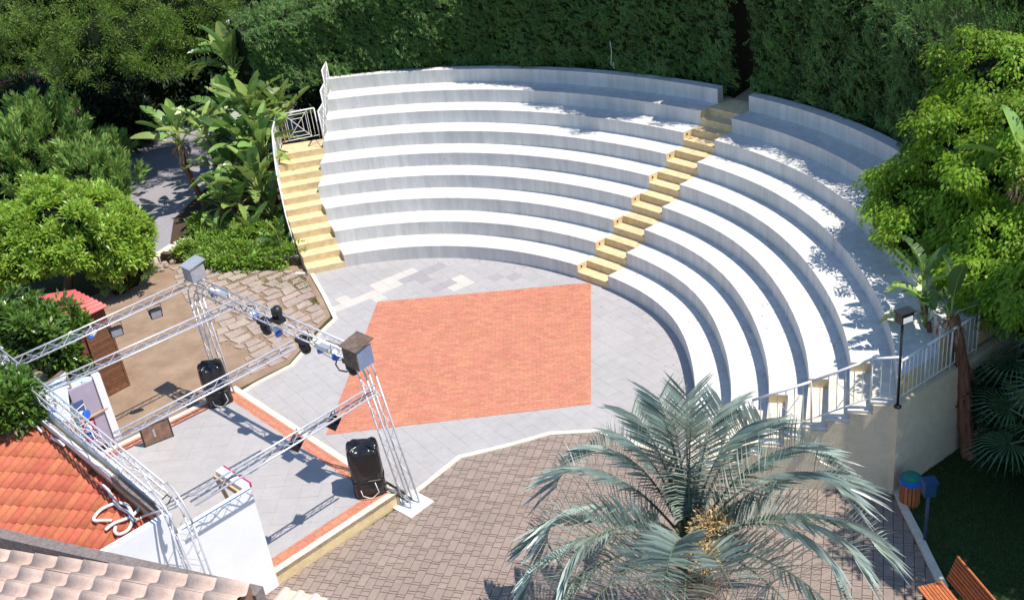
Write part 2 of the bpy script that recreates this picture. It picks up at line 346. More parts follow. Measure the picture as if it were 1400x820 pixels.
def blob(cs, rad, ncl, clr, per, style='rosette', zmin=-0.5, rough=0.18, flat=0.0):
    """leaf bases, directions and normals for a crown: leaf clumps over a lumpy ellipsoid"""
    cs = np.asarray(cs, float); rad = np.asarray(rad, float); d = unit(ncl * 4); d = d[d[:, 2] > zmin][:ncl]; ncl = len(d)
    ph = rng.uniform(0, 6.28, 6); fr = rng.uniform(1.5, 4.0, (6, 3))
    lump = sum(np.sin(d @ fr[k] * 1.6 + ph[k]) for k in range(6)) / 6
    rr = 1 + lump * rough * 2 + rng.uniform(-rough, rough * 0.5, ncl)
    p = cs + d * rad * rr[:, None]
    inner = rng.random(ncl) < 0.25; p[inner] = cs + (p[inner] - cs) * rng.uniform(0.65, 0.9, (inner.sum(), 1))
    u = unit(ncl * per); out = np.repeat(nrm(d / rad), per, 0); u = nrm(u + out * 0.55 + [0, 0, 0.25])
    s = clr * rng.uniform(0.6, 1.3, ncl); rs = np.repeat(s, per)[:, None]
    if style == 'rosette': B = np.repeat(p, per, 0) + u * rs * rng.uniform(0.25, 1, (len(u), 1)); D = u + unit(len(u)) * 0.5; N = out * 0.5 + [0, 0, 1.0] + unit(len(u)) * 0.5
    elif style == 'droop': B = np.repeat(p, per, 0) + u * rs * rng.uniform(0.3, 1, (len(u), 1)); D = u * [1, 1, 0.2] + [0, 0, -0.55] + unit(len(u)) * 0.35; N = out * 0.6 + [0, 0, 0.8] + unit(len(u)) * 0.45
    elif style == 'spray': B = np.repeat(p, per, 0) + u * rs * rng.uniform(0.1, 1, (len(u), 1)); D = out * 0.9 + u * 0.7 + [0, 0, 0.55]; N = unit(len(u)) * 0.8 + out
    elif style == 'plume':                                 # feathery tapering plumes leaning outwards
        axp = np.repeat(nrm(d * 0.7 + [0, 0, 0.8] + rng.normal(0, .25, d.shape)), per, 0); h = rng.uniform(0, 1, (len(u), 1)) ** 0.8
        B = np.repeat(p, per, 0) + axp * rs * (h * 1.5 - .4) + unit(len(u)) * rs * .42 * (1.05 - h); D = axp + unit(len(u)) * .6; N = unit(len(u)) + out * .5
    else: B = np.repeat(p, per, 0) + u * rs * rng.uniform(0.0, 0.5, (len(u), 1)); D = u; N = unit(len(u)) + [0, 0, 0.6]
    tn = np.repeat(rng.uniform(0, 0.55, ncl), per) + rng.uniform(0, 0.42, len(u))
    return B, D, N, tn
def core(parent, cs, rad, name='shade_core', k=0.72):  # solid dark lump standing in for the shade inside a crown
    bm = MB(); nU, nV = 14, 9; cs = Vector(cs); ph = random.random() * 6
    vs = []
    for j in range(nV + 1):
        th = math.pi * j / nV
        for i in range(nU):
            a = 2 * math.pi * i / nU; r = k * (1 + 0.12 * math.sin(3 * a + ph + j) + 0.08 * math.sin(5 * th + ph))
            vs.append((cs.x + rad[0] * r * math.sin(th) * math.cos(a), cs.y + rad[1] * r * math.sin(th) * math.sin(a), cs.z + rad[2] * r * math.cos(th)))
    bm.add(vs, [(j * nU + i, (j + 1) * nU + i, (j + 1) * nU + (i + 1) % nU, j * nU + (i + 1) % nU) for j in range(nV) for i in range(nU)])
    return bm.build(name, TWIG_SHADE, parent, smooth=True)
def tree(name, label, cat, base, blobs, leafm, L, Wd, style, trunk_r=0.15, group=None, fold=0.18, droop=0.0, k=0.72, bark=None, zmin=-0.5, rough=0.18):
    t = thing(name, label, cat, base, group=group); bs = Vector(base)
    Bs = [[], [], [], []]
    for (c, rad, ncl, clr, per) in blobs:
        r = blob(c, rad, ncl, clr, per, style, zmin, rough)
        for q in range(4): Bs[q].append(r[q])
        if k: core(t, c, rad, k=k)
    B, D, N, tn = [np.concatenate(x) for x in Bs]
    leaf_obj('crown', leafm, t, B, D, N, L * rng.uniform(0.7, 1.25, len(B)), Wd * rng.uniform(0.8, 1.2, len(B)), tn, fold, droop)
    mb = MB(); c0 = Vector(blobs[0][0])
    top_ = Vector((c0.x, c0.y, max(bs.z + 0.3, c0.z))); mid = bs.lerp(top_, 0.5) + Vector((0.1, 0.06, 0))
    mb.tube([bs - Vector((0, 0, .1)), mid, top_], [trunk_r, trunk_r * 0.8, trunk_r * 0.5], 10)
    mb.build('trunk', bark or BARK, t, smooth=True)
    lm = MB()
    for (c, rad, *_r) in blobs[:9]:
        c = Vector(c); s0 = bs.lerp(top_, 0.55); lm.tube([s0, s0.lerp(c, 0.6) + Vector((0, 0, 0.1)), c], [trunk_r * 0.5, trunk_r * 0.35, trunk_r * 0.15], 7)
        for q in range(4):
            e = c + Vector(unit(1)[0] * np.array(rad) * 0.85); lm.tube([c, c.lerp(e, 0.5) + Vector((0, 0, 0.05)), e], [trunk_r * 0.18, trunk_r * 0.12, 0.008], 5)
    lm.build('limb', bark or BARK, t, smooth=True)
    return t
# ================================================================== GRANDSTAND GEOMETRY (surveyed radii about the stage-floor centre)
OX, OY = -1.5, 20.0
# cubic B-spline radii every 10 degrees: mid row, and growth per half of the eight rows
RA = [8.334, 8.075, 7.885, 7.765, 7.714, 7.742, 7.876, 8.121, 8.417, 8.701, 9.002, 9.387, 9.897, 10.498, 11.135, 11.742, 12.295, 12.795, 13.241]
RB = [3.285, 3.199, 3.119, 3.044, 2.976, 2.914, 2.86, 2.816, 2.79, 2.79, 2.823, 2.893, 2.992, 3.111, 3.243, 3.384, 3.531, 3.679, 3.831]
def rad(i, phi):
    x = (phi + 50) / 10; j = int(min(max(math.floor(x), 0), 17)); t = x - j; u = (i - 4.5) / 4
    wt = ((1 - t) ** 3 / 6, (3*t**3 - 6*t*t + 4) / 6, (-3*t**3 + 3*t*t + 3*t + 1) / 6, t**3 / 6)
    return sum(wt[k] * (RA[min(max(j - 1 + k, 0), 18)] + u * RB[min(max(j - 1 + k, 0), 18)]) for k in range(4))
def pt(i, phi, extra=0.0):
    r = rad(i, phi) + extra; return (OX + r * math.cos(R(phi)), OY + r * math.sin(R(phi)))
def cross(i, line, extra=0.0):
    best = None; prev = None
    for k in range(len(line) - 1):
        for s in range(61):
            t = s / 60; x = line[k][0] + (line[k+1][0] - line[k][0]) * t - OX; y = line[k][1] + (line[k+1][1] - line[k][1]) * t - OY
            ph = math.degrees(math.atan2(y, x)); g = math.hypot(x, y) - rad(i, ph) - extra
            if prev is not None and (g >= 0) != (prev[0] >= 0): return prev[1] + (ph - prev[1]) * (prev[0] / (prev[0] - g))
            prev = (g, ph)
    return prev[1]
def ext(a, b, ea, eb):
    a = Vector(a); b = Vector(b); d = (b - a).normalized(); return tuple(a - d * ea), tuple(b + d * eb)
LIN = [(-4.5, 28.2), (-4.66, 28.79), (-4.88, 29.5), (-5.1, 30.22), (-5.37, 31.04), (-5.3, 31.98), (-5.22, 32.87), (-5.13, 33.7), (-5.07, 34.5), (-5.0, 36.6)]
LOUT = [(-5.6, 28.0), (-5.78, 28.75), (-5.98, 29.25), (-6.44, 30.84), (-6.62, 32.1), (-6.6, 34.4)]
CL = [*ext((1.84, 26.05), (5.81, 28.82), 1.5, 4)]; CR = [*ext((2.58, 25.25), (6.48, 27.96), 1.5, 4)]
RIN = [(2.5, 18.55), (6.22, 17.36), (7.6, 16.92)]; ROUT = [(2.4, 17.2), (6.57, 15.95)]
KB = [(6.3, 15.86), (8.34, 17.18), (11.5, 19.2)]
def band(mb, i0, i1, sa, sb, z0, z1, m=0, e0=0.0, e1=0.0, step=1.5, off=0.0):
    a0, b0 = cross(i0, sa), cross(i0, sb); a1, b1 = cross(i1, sa), cross(i1, sb); n = max(1, int(abs(a0 - b0) / step))
    f = [pt(i0, b0 + (a0 - b0) * k / n, e0) for k in range(n + 1)]; g = [pt(i1, b1 + (a1 - b1) * k / n, e1) for k in range(n + 1)]
    # strips so that every top face is convex
    P = f + g; N_ = n + 1; vs = [(x, y, z0) for x, y in P] + [(x, y, z1) for x, y in P]; T = 2 * N_
    fs = []
    for k in range(n):
        fs += [(T + k, T + N_ + k, T + N_ + k + 1, T + k + 1)[::1], (k, k + 1, N_ + k + 1, N_ + k)]
        fs += [(k, T + k, T + k + 1, k + 1), (N_ + k, N_ + k + 1, T + N_ + k + 1, T + N_ + k)]
    mb.add(vs, fs, m); mb.add([vs[0], vs[N_], vs[T + N_], vs[T]], [(0, 1, 2, 3)], m if off == 0 else off)
    mb.add([vs[n], vs[N_ + n], vs[T + N_ + n], vs[T + n]], [(3, 2, 1, 0)], m if off == 0 else off)
stand = thing('amphitheatre', 'white curved concrete amphitheatre with eight seating tiers and yellow steps', 'grandstand', (1, 30, 0))
for i in range(1, 9):
    for sd, (sa, sb) in enumerate(((LIN, CL), (CR, RIN if i < 6 else KB))):
        mb = MB(); z = 0.4 * i
        # front half is notched by the yellow cut of the centre stair, so its end faces are yellow
        band(mb, i, i + 0.5, sa, sb, 0, z - 0.0, 0, 0, 0.0, off=1); band(mb, i + 0.5, i + 1, sa, sb, 0, z, 0, 0.0, 0.02)
        mb.build('tier', [WHITE, YEL], stand)
for sa, sb in ((LIN, CL), (CR, KB)):
    mb = MB(); band(mb, 9, 9, sa, sb, 0, 3.62, 0, 0.02, 0.34); mb.build('back_wall', WHITE, stand)
for i in range(1, 9):                                         # centre stair
    mb = MB(); band(mb, i, i + 0.5, CL, CR, 0, 0.4 * i - 0.2, 0, -0.012, 0.02, 5); mb.build('step', YEL, stand)
    mb = MB(); band(mb, i + 0.5, i + 1, CL, CR, 0, 0.4 * i + 0.003, 0, 0, 0.02 if i < 8 else 0.55, 5); mb.build('step', YEL, stand)
for k in range(1, 12):                                        # left stair
    r0 = (k + 1) / 2; mb = MB(); band(mb, r0, r0 + 0.5 + (0.55 if k == 11 else 0), LOUT, LIN, 0, 0.2 * k + (0.003 if k % 2 == 0 else 0.0), 0, -0.012, 0.02 if k < 11 else 0.0, 5); mb.build('step', YEL, stand)
for k in range(1, 11):                                        # right stair, its treads poke out over the stucco side wall
    r0 = (k + 1) / 2; mb = MB(); band(mb, r0, r0 + 0.5, RIN, [(2.39, 17.17), (6.56, 15.92)], 0, 0.2 * k + (0.003 if k % 2 == 0 else 0.0), 0, -0.012, 0.02, 5); mb.build('step', CREAM, stand)
    mb = MB(); band(mb, r0, r0 + 0.5, [(2.4, 17.2), (6.57, 15.95)], [(2.385, 17.13), (6.555, 15.88)], 0.2 * k - 0.05, 0.2 * k + 0.006, 0, -0.05, 0.0, 5); mb.build('tread_nosing', WHITE, stand)
mb = MB()                                                     # stucco skin below the right stair, and the return wall behind the corner
for k in range(1, 11):
    r0 = (k + 1) / 2; band(mb, r0, r0 + 0.5, [(2.393, 17.175), (6.563, 15.925)], [(2.38, 17.10), (6.545, 15.86)], -0.1, 0.2 * k - 0.052, 0, 0, 0, 5)
mb.build('side_wall', STUCCO, stand)
mb = MB(); kk = Vector((6.60, 15.83)); kd = Vector((1.77, 1.13)).normalized(); kn = Vector((-kd.y, kd.x))
p0 = kk - kd * .10; p1 = kk + kd * 9.0
mb.prism([tuple(p0), tuple(p1), tuple(p1 + kn * 0.16), tuple(p0 + kn * 0.16)], -0.1, lambda x, y: 2.0 + 0.0 * x); mb.build('return_wall', STUCCO, stand)
mb = MB()                                                     # landing slab in the corner
mb.prism([pt(5.5, cross(5.5, RIN)), pt(6, cross(6, RIN)), tuple(kk + kd * 1.1 + kn * .16), tuple(kk + kn * .16), (6.4, 15.97), (6.2, 16.1)], 1.8, 1.996); mb.build('landing', YEL, stand)
for i in range(1, 8):                                         # little dark step lights in the yellow cheeks
    ph = cross(i + 0.2, CL); p = pt(i + 0.2, ph); d = (Vector(CR[0]) - Vector(CL[0])).normalized()
    mb = MB(); mb.lathe((p[0], p[1], 0.4 * i - 0.09), [(0.028, -0.01), (0.028, 0.012), (0.02, 0.014)], 8, axis=(d.x, d.y, 0)); mb.build('step_light', BLACK, stand)

# ================================================================== GROUND
g = MB(); S_ = 400
g.add([(-S_, -60, -0.02), (S_, -60, -0.02), (S_, S_, -0.02), (-S_, S_, -0.02)], [(0, 1, 2, 3)]); struct(g, 'ground', GROUNDG)
pbank = [pt(9, ph, 0.3) for ph in np.arange(-18, 103, 2)]
g = MB(); fs = []; vs = []
for x, y in pbank:
    d = Vector(((x + 5.0) * .13, 1.0)).normalized() if y > 24 else Vector((1, .5)).normalized(); vs += [(x, y, 3.2), (x + d.x * 25, y + d.y * 25, 3.4), (x + d.x * 25, y + d.y * 25, -.1), (x, y, -.1)]
for k in range(len(pbank) - 1):
    a = 4 * k; fs += [(a, a + 4, a + 5, a + 1), (a + 1, a + 5, a + 6, a + 2)]
fs += [(0, 1, 2, 3), (4 * len(pbank) - 4, 4 * len(pbank) - 1, 4 * len(pbank) - 2, 4 * len(pbank) - 3)]
g.add(vs, fs); struct(g, 'raised_bank', mat('bank_earth', (0.42, 0.33, 0.22), 0.95, 0.25, 2, 0.5, 15, 0.1))
curbL = [at2(*p) for p in ((424, 376), (440, 404), (456, 437), (437, 455), (418, 476), (397, 500), (350, 524), (322, 541))]
curbR = [at2(*p) for p in ((566, 679), (630, 628), (700, 611), (752, 596))]
cR2 = [Vector((1.4, 18.95)), Vector((2.6, 17.9)), Vector((2.9, 17.05))]
T1 = [Vector(pt(1, ph, 0.25)) for ph in np.arange(-28, 112.1, 2)]
floor = [tuple(p) for p in (curbR + cR2 + T1 + [Vector((-5.7, 28.9))] + curbL)]
g = MB(); g.prism(floor, -0.015, 0.003); gfloor = struct(g, 'plaza_floor_bed', GROUT)
pale = [(-5.0, 26.05, 2), (0, 0, 0)]
tyaw = R(32); cyw, syw = math.cos(tyaw), math.sin(tyaw)
def tile_uv(c): return (c[0] * cyw + c[1] * syw, -c[0] * syw + c[1] * cyw)
pale_pts = [at2(*p) for p in ((458, 420), (466, 417), (474, 414), (480, 412), (486, 410), (494, 406), (502, 402), (474, 408), (510, 392), (518, 389), (526, 385), (534, 382), (542, 378), (550, 375), (556, 373), (513, 398), (520, 395), (528, 391), (538, 388), (516, 406), (524, 405), (520, 402), (626, 378), (628, 389), (634, 388))]
dark_pts = [at2(*p) for p in ((548, 385), (556, 382), (562, 379), (568, 376), (574, 373), (580, 370), (588, 367), (594, 368), (560, 386), (568, 383), (576, 380), (584, 376), (590, 372), (678, 381), (688, 379), (696, 380), (606, 390), (600, 392), (612, 386))]
T_ = 0.36
ppk = {(math.floor(tile_uv(p)[0] / T_), math.floor(tile_uv(p)[1] / T_)) for p in pale_pts}; dpk = {(math.floor(tile_uv(p)[0] / T_), math.floor(tile_uv(p)[1] / T_)) for p in dark_pts}
def tmat(c):
    k = (math.floor(tile_uv(c)[0] / T_), math.floor(tile_uv(c)[1] / T_))
    return 1 if k in ppk else (2 if k in dpk else 0)
us = [tile_uv(p) for p in floor]; u0 = math.floor(min(u[0] for u in us) / T_) * T_; v0 = math.floor(min(u[1] for u in us) / T_) * T_
pave(gfloor, floor, (0, 0), tyaw, grid(u0, max(u[0] for u in us), v0, max(u[1] for u in us), T_, T_), 0.013, 0.012, 0.003, [GTILE, PTILE, DTILE], 'floor_tile', 300, tmat)
# orange brick square, laid a touch proud
orect = [at2(516.5, 413.3), at2(446, 595), at2(808, 553), at2(808, 387)]
g = MB(); g.prism([tuple(p) for p in orect], 0.0, 0.016); obed = struct(g, 'orange_brick_square', OGROUT)
oyaw = R(-4)
pave(obed, [tuple(p) for p in orect], tuple(orect[1]), oyaw, grid(-0.6, 6.8, -0.6, 7.2, 0.2, 0.1, 0.5), 0.022, 0.01, 0.006, [OBRICK], 'orange_brick', 0)
# kerbs
g = MB(); ring(curbL, 0.11, -0.05, 0.045, g); ring([Vector(pt(1, 112.5)) + Vector((-1.05, .0)), curbL[0]], 0.11, -0.05, 0.044, g); struct(g, 'cream_kerb', CURB)
g = MB(); ring(curbR + cR2[:2] + [Vector((2.85, 17.25))], 0.11, -0.05, 0.045, g); struct(g, 'cream_kerb', CURB)
# brown block paving
ck = [at2(*p) for p in ((1217, 667), (1232, 700), (1250, 735), (1264, 765), (1280, 797), (1296, 830))]
pav = [tuple(p) for p in [at2(566, 681)] + curbR[1:] + cR2[:2] + [Vector((2.9, 17.0)), Vector((6.5, 15.86))] + ck + [Vector((6.3, 10)), Vector((-7.0, 10)), Vector((-7.0, 13.5)), Vector((-4.95, 15.6))]]
g = MB(); g.prism(pav, -0.015, 0.0); pbed = struct(g, 'block_paving_bed', BGROUT)
byaw = math.atan2(1.27, 0.464); cells = []
col = 0; x = -16.0
while x < 12:
    y = -30 + (col * 0.157) % 0.60
    k = col
    while y < 30:
        for hh in ((0.31, 0.06, 0.17, 0.06) if k % 2 else (0.29, 0.15, 0.115, 0.055)): cells.append((y, x, hh, 0.168)); y += hh
    x += 0.168; col += 1
cb, sb_ = math.cos(byaw), math.sin(byaw)
def inview(c):
    cx_, cy_ = c[0] + c[2] / 2, c[1] + c[3] / 2; X, Y = cx_ * cb - cy_ * sb_, cx_ * sb_ + cy_ * cb
    return -7.2 < X < 6.9 and 9.9 < Y < 19.6
cells = [c for c in cells if inview(c)]
pave(pbed, pav, (0, 0), byaw, cells, 0.012, 0.011, 0.013, [BBRICK], 'paving_block', 300)
g = MB(); ring([p for p in ck], 0.13, -0.05, 0.09, g); struct(g, 'lawn_kerb', CURB)
# lawn
g = MB(); g.prism([tuple(p + Vector((.1, 0))) for p in ck] + [(6.5, 8), (22, 8), (22, 26), (8.5, 17.2)], -0.02, 0.02); lawn = struct(g, 'lawn', mat('lawn_soil', (0.05, 0.075, 0.025), 0.95, 0.3, 5, 0.5, 25, 0.1))
n = 42000; X = rng.uniform(6.5, 10.5, n); Y = rng.uniform(11.6, 18.0, n); ok = (Y < 15.9 + (X - 6.6) * 0.62); X, Y = X[ok], Y[ok]; n = len(X)
leaf_obj('grass', GRASS, lawn, np.stack([X, Y, np.full(n, 0.015)], 1), unit(n) * [0.8, 0.8, 0.1] + [0, 0, 0.8], unit(n) + [0, 0, .3], rng.uniform(.03, .07, n), 0.012, rng.random(n), kind='stuff')
# bare earth, stepping-stone court and road
g = MB(); g.prism([tuple(at2(*p)) for p in ((150, 395), (190, 358), (425, 362), (452, 432), (432, 452), (395, 497), (318, 535))] + [(-6.9, 22.3), (-9.8, 20.0), (-14, 19.5), (-15, 27)], -0.02, 0.004); court = struct(g, 'bare_earth_court', DIRT)
sreg = [tuple(at2(*p)) for p in ((232, 366), (300, 371), (412, 371), (446, 434), (428, 450), (392, 492), (345, 516), (330, 478), (300, 470), (292, 430), (255, 412))]
cc = []; y = -4
while y < 12:
    x = -8 + random.uniform(0, .4)
    hh = random.uniform(0.34, 0.43)
    while x < 8: ww = random.uniform(0.40, 0.58); cc.append((x, y, ww, hh)); x += ww
    y += hh
pave(court, sreg, (-7.5, 26), R(33), cc, 0.03, 0.026, 0.085, [STONE], 'stepping_stone', 300, jit=0.07)
n = 9000; a = rng.random((n, 2)); gp = []
for u, v, r_, k in ((425, 385, .6, 2600), (440, 410, .5, 1800), (380, 385, .9, 1400), (330, 380, .8, 700), (350, 440, 1.3, 900), (300, 400, 1.2, 500)):
    c = at(u, v); gp.append(np.stack([c.x + rng.normal(0, r_ * .45, k), c.y + rng.normal(0, r_ * .45, k), np.full(k, 0.004)], 1))
gp = np.concatenate(gp); gp = gp[[inside(sreg, *p[:2]) for p in gp]]
leaf_obj('grass_tufts', mat('dry_grass', (0.20, 0.20, 0.06), 0.8, 0.3, 4, tint=.4, transl=.2), court, gp, unit(len(gp)) * [1, 1, .2] + [0, 0, .7], unit(len(gp)), 0.06, 0.014, rng.random(len(gp)), kind='stuff')
rd = [tuple(at2(*p)) for p in ((188, 362), (150, 280), (128, 205), (200, 168), (300, 128), (385, 92), (452, 100), (452, 190), (330, 250), (300, 330), (252, 346))]
g = MB(); g.prism(rd, -0.02, 0.008); struct(g, 'asphalt_road', ASPH)
g = MB(); ring([at2(*p) for p in ((126, 208), (200, 170), (300, 129), (388, 92))], 0.25, -.02, 0.14, g); struct(g, 'road_kerb', mat('grey_kerb', (.25, .24, .25), .9, .2, 6, .3))
g = MB(); g.prism([tuple(at2(*p)) for p in ((252, 350), (420, 352), (400, 300), (385, 215), (330, 180), (290, 250), (238, 300), (232, 340))], -0.02, 0.03); bed = struct(g, 'planting_bed', SOIL)
# cream kerb blocks at the road end and boulders
for k, (a, b) in enumerate((((191, 366), (212, 355)), ((213, 354), (238, 338)), ((240, 337), (262, 329)))):
    pa, pb = at(*a, 0.07), at(*b, 0.07); mb = MB(); mb.beam(pa, pb, 0.3, 0.2); o = mb.build('kerb_block', CURB)
    tag(o, ['nearest of the grey-cream kerb blocks, beside the bush, closing the road end', 'middle of the three grey-cream kerb blocks closing the road end', 'farthest of the three grey-cream kerb blocks, beside the planting bed'][k], 'kerb block', 'kerb blocks at the end of the road')
mb = MB()
for k in range(16):
    c = at(193 + k * 2.9 + random.uniform(-3, 3), 376 - k * 1.1 + random.uniform(-4, 4), 0.05); r_ = random.uniform(.06, .13); ph = random.random() * 6
    mb.lathe(c, [(r_ * .3, -r_ * .6), (r_, -r_ * .1), (r_ * .8, r_ * .4), (r_ * .25, r_ * .6)], 6)
tag(mb.build('rubble', STONE, smooth=False), 'loose pale rubble along the edge of the bare earth', 'rubble', kind='stuff')
# low dark wall in front of the planting bed
pw = [at2(222, 357), at2(262, 361), at2(300, 366), at2(360, 366), at2(419, 362)]
bw = thing('garden_wall', 'low dark brown retaining wall in front of the planting bed', 'wall', (*pw[0], 0))
mb = MB(); ring(pw, 0.16, 0, 0.26, mb); mb.build('wall_body', mat('dark_wall', (0.11, 0.07, 0.05), .9, .4, 5, .5), bw)
mb = MB(); ring([p + Vector((0, -.02)) for p in pw[3:]], 0.24, 0.262, 0.31, mb); mb.build('coping', COPING, bw)

# ================================================================== STAGE
Rr, Ff, Ll, Nn = at2(545, 672, .3), at2(322, 527, .3), Vector((-10.3, 19.65)), Vector((-7.3, 13.55))
g = MB(); stp = [tuple(Rr), tuple(Ff), tuple(Ll), tuple(Nn)]
g.prism(stp, -0.02, 0.29, 0); stage = struct(g, 'stage_platform', YEL)
def inset(poly, d):
    P = [Vector(p) for p in poly]; sgn = 1 if area(poly) > 0 else -1; out = []
    for i in range(len(P)):
        a, b, c = P[i - 1], P[i], P[(i + 1) % len(P)]; d1 = (b - a).normalized(); d2 = (c - b).normalized()
        n1 = Vector((-d1.y, d1.x)) * sgn; n2 = Vector((-d2.y, d2.x)) * sgn; m = (n1 + n2).normalized(); out.append(tuple(b + m * d / m.dot(n1)))
    return out
g = MB(); q1 = inset(stp, 0.14); q2 = inset(stp, 0.40)
for k in range(4): j = (k + 1) % 4; g.prism([stp[k], stp[j], q1[j], q1[k]], 0.2, 0.302)
g.build('stage_edging', CURB, stage)
g = MB()
for k in range(4): j = (k + 1) % 4; g.prism([q1[k], q1[j], q2[j], q2[k]], 0.2, 0.294)
g.build('border_bed', OGROUT, stage)
for k in range(4):
    j = (k + 1) % 4; a = Vector(q1[k]); b = Vector(q1[j]); yw = math.atan2(b.y - a.y, b.x - a.x); L = (b - a).length
    pave(stage, [q1[k], q1[j], q2[j], q2[k]], tuple(a), yw, grid(-.6, L + .6, -.45, .45, 0.2, 0.13, 0.5), 0.30, 0.01, 0.008, [OBRICK], 'border_brick', 0)
g = MB(); g.prism(q2, 0.2, 0.292); g.build('stage_floor_bed', GROUT, stage)
sy_ = math.atan2(Rr.y - Ff.y, Rr.x - Ff.x) + R(90 + 45)
pave(stage, q2, (0, 0), sy_, [c for c in grid(-26, 26, -26, 26, 0.40, 0.40)], 0.30, 0.01, 0.003, [GTILE], 'stage_tile', 300)
# walls of the stage house along its front-left side
wd = (Vector((-4.96, 15.58)) - Vector((-7.1, 13.72))).normalized(); wn = Vector((wd.y, -wd.x))   # wn points towards the viewer
W0 = Vector((-4.93, 15.56)); W1 = Vector((-6.02, 14.60)); W2 = Vector((-7.6, 13.25))
hw = thing('stage_side_wall', 'white rendered side wall of the stage behind the front truss leg', 'wall', (*W0, 0))
mb = MB(); mb.prism([tuple(W0), tuple(W1), tuple(W1 - wn * 0.14), tuple(W0 - wn * 0.14)], 0, 2.24); mb.build('low_wall_panel', WWALL, hw)
mb = MB(); mb.prism([tuple(W1), tuple(W2), tuple(W2 - wn * 0.14), tuple(W1 - wn * 0.14)], 0, lambda x, y: 2.66); mb.build('tall_wall_panel', WWALL, hw)
mb = MB(); ed = Vector((-4.13, 4.43)).normalized(); E1 = W0 - wn * .02 + ed * .14
mb.beam((*(W0 - wn * .07 + ed * .1), 2.20), (*(W0 - wn * .07 + ed * 0.95), 2.20), 0.17, 0.10, 0); mb.build('header_beam', WWALL, hw)
mb = MB(); mb.beam((*(W0 + Vector((.07, .05)) - wn * .07 + ed * .1), 2.21), (*(W0 + Vector((.07, .05)) - wn * .07 + ed * 0.95), 2.21), 0.03, 0.10, 0); mb.build('edge_strip', MAGE, hw)
mb = MB(); mb.beam((*(W0 - wn * .07 + ed * .1 - Vector((.1, .07))), 2.12), (*(W0 - wn * .07 + ed * 0.95 - Vector((.1, .07))), 2.12), 0.05, 0.10, 0)
mb.beam((*(W0 - wn * .07 + ed * .9 - Vector((.1, .07))), 2.1), (*(W0 - wn * .07 + ed * 0.55 - Vector((.1, .07))), 1.5), 0.05, 0.07, 0); mb.build('timber_bracket', WOODL, hw)
mb = MB(); mb.beam((*(W0 - wn * .32), 1.80), (*(W1 - wn * .32), 1.80), 0.34, 0.04, 0); mb.build('shelf', NAVY, hw)
rc = thing('red_cloth', 'crumpled red cloth lying on the shelf behind the white stage wall', 'cloth', (*(W1 - wn * .3 + wd * .4), 1.83))
mb = MB(); nu, nv = 16, 7; vs = []
for i in range(nu):
    for j in range(nv):
        p = W1 - wn * (.16 + .36 * j / (nv - 1)) + wd * (-.25 + .95 * i / (nu - 1)); vs.append((p.x, p.y, 1.87 + .06 * math.sin(i * 1.9) + .05 * math.sin(j * 2.3 + i) + 0.12 * (1 - abs(j - 3) / 3)))
mb.add(vs, [(i * nv + j, (i + 1) * nv + j, (i + 1) * nv + j + 1, i * nv + j + 1) for i in range(nu - 1) for j in range(nv - 1)]); mb.build('cloth_sheet', REDC, rc)
bx = MB(); p = W1 - wn * .33 + wd * .78; bx.box((p.x, p.y, 1.90), (.16, .22, .15), (Vector((wd.x, wd.y, 0)), Vector((wn.x, wn.y, 0)), Vector((0, 0, 1))))
tag(bx.build('cardboard_box', WOODL), 'small pale box on the shelf right of the red cloth', 'box')
# parapet between stage and orange roof
PA = at2(24, 541, 2.6); PB = at2(213, 694, 2.6); pd = (PB - PA).normalized(); PA = PA - pd * 0.9; pn = Vector((-pd.y, pd.x))
par = thing('parapet_wall', 'long parapet topped by two white boards between stage and orange roof', 'wall', (*PA, 0))
LP = (PB - PA).length
def strip(o0, o1, a, b): return [tuple(PA + pd * a + pn * o0), tuple(PA + pd * b + pn * o0), tuple(PA + pd * b + pn * o1), tuple(PA + pd * a + pn * o1)]
mb = MB(); mb.prism(strip(-.05, .14, 0, LP + .15), 0, 2.52); mb.build('wall_body', mat('beige_render', (.62, .48, .30), .9, .2, 5), par)
sp = LP * 0.77
mb = MB(); mb.prism(strip(-.08, -.01, 0, sp), 2.45, 2.60); mb.build('outer_board', STEELW, par)
mb = MB(); mb.prism(strip(.07, .16, 0, sp + .05), 2.45, 2.63); mb.build('inner_board', STEELW, par)
mb = MB(); mb.prism(strip(-.07, .0, sp + .02, LP + .1), 2.45, 2.58); mb.build('stone_coping', COPING, par)
mb = MB(); mb.prism(strip(.05, .14, sp + .06, LP + .1), 2.45, 2.61); mb.build('stone_coping', mat('pale_coping', (.50, .48, .46), .9, .3, 14), par)
# ================================================================== ORANGE ROOF
ry = R(-17); e1 = Vector((math.cos(ry), math.sin(ry))); e2 = Vector((-math.sin(ry), math.cos(ry)))
roof_o = at2(0, 735, 2.2)
def rz(x, y): return 2.12 + 0.11 * ((Vector((x, y)) - roof_o).dot(e2))
roof = thing('orange_tiled_roof', 'low roof of bright orange pantiles beside the stage parapet', 'roof', (*roof_o, 2.1))
rreg = [tuple(p) for p in (PA + pd * -.5 - pn * .03, PB + pd * .1 - pn * .03, W1 - wn * .15, W2 - wn * .15 - wd * .6, Vector((-9, 12)), Vector((-14, 13)), Vector((-14, 20.5)))]
TW, TL = 0.176, 0.40
mb = MB(); segs = 6; vs = []
for j, yy in enumerate((0, TL + 0.03)):
    for i in range(segs + 1):
        t = i / segs; vs.append((t * TW, yy, 0.004 + 0.042 * math.sin(math.pi * min(1, t / 0.72)) ** 0.8 * (t < .72) + (0.016 if j == 0 else 0)))
vs += [(v[0], v[1], v[2] - 0.014) for v in vs[:segs + 1]]
mb.add(vs, [(i, i + 1, segs + 2 + i, segs + 1 + i) for i in range(segs)] + [(2 * segs + 2 + i, 2 * segs + 3 + i, i + 1, i) for i in range(segs)])
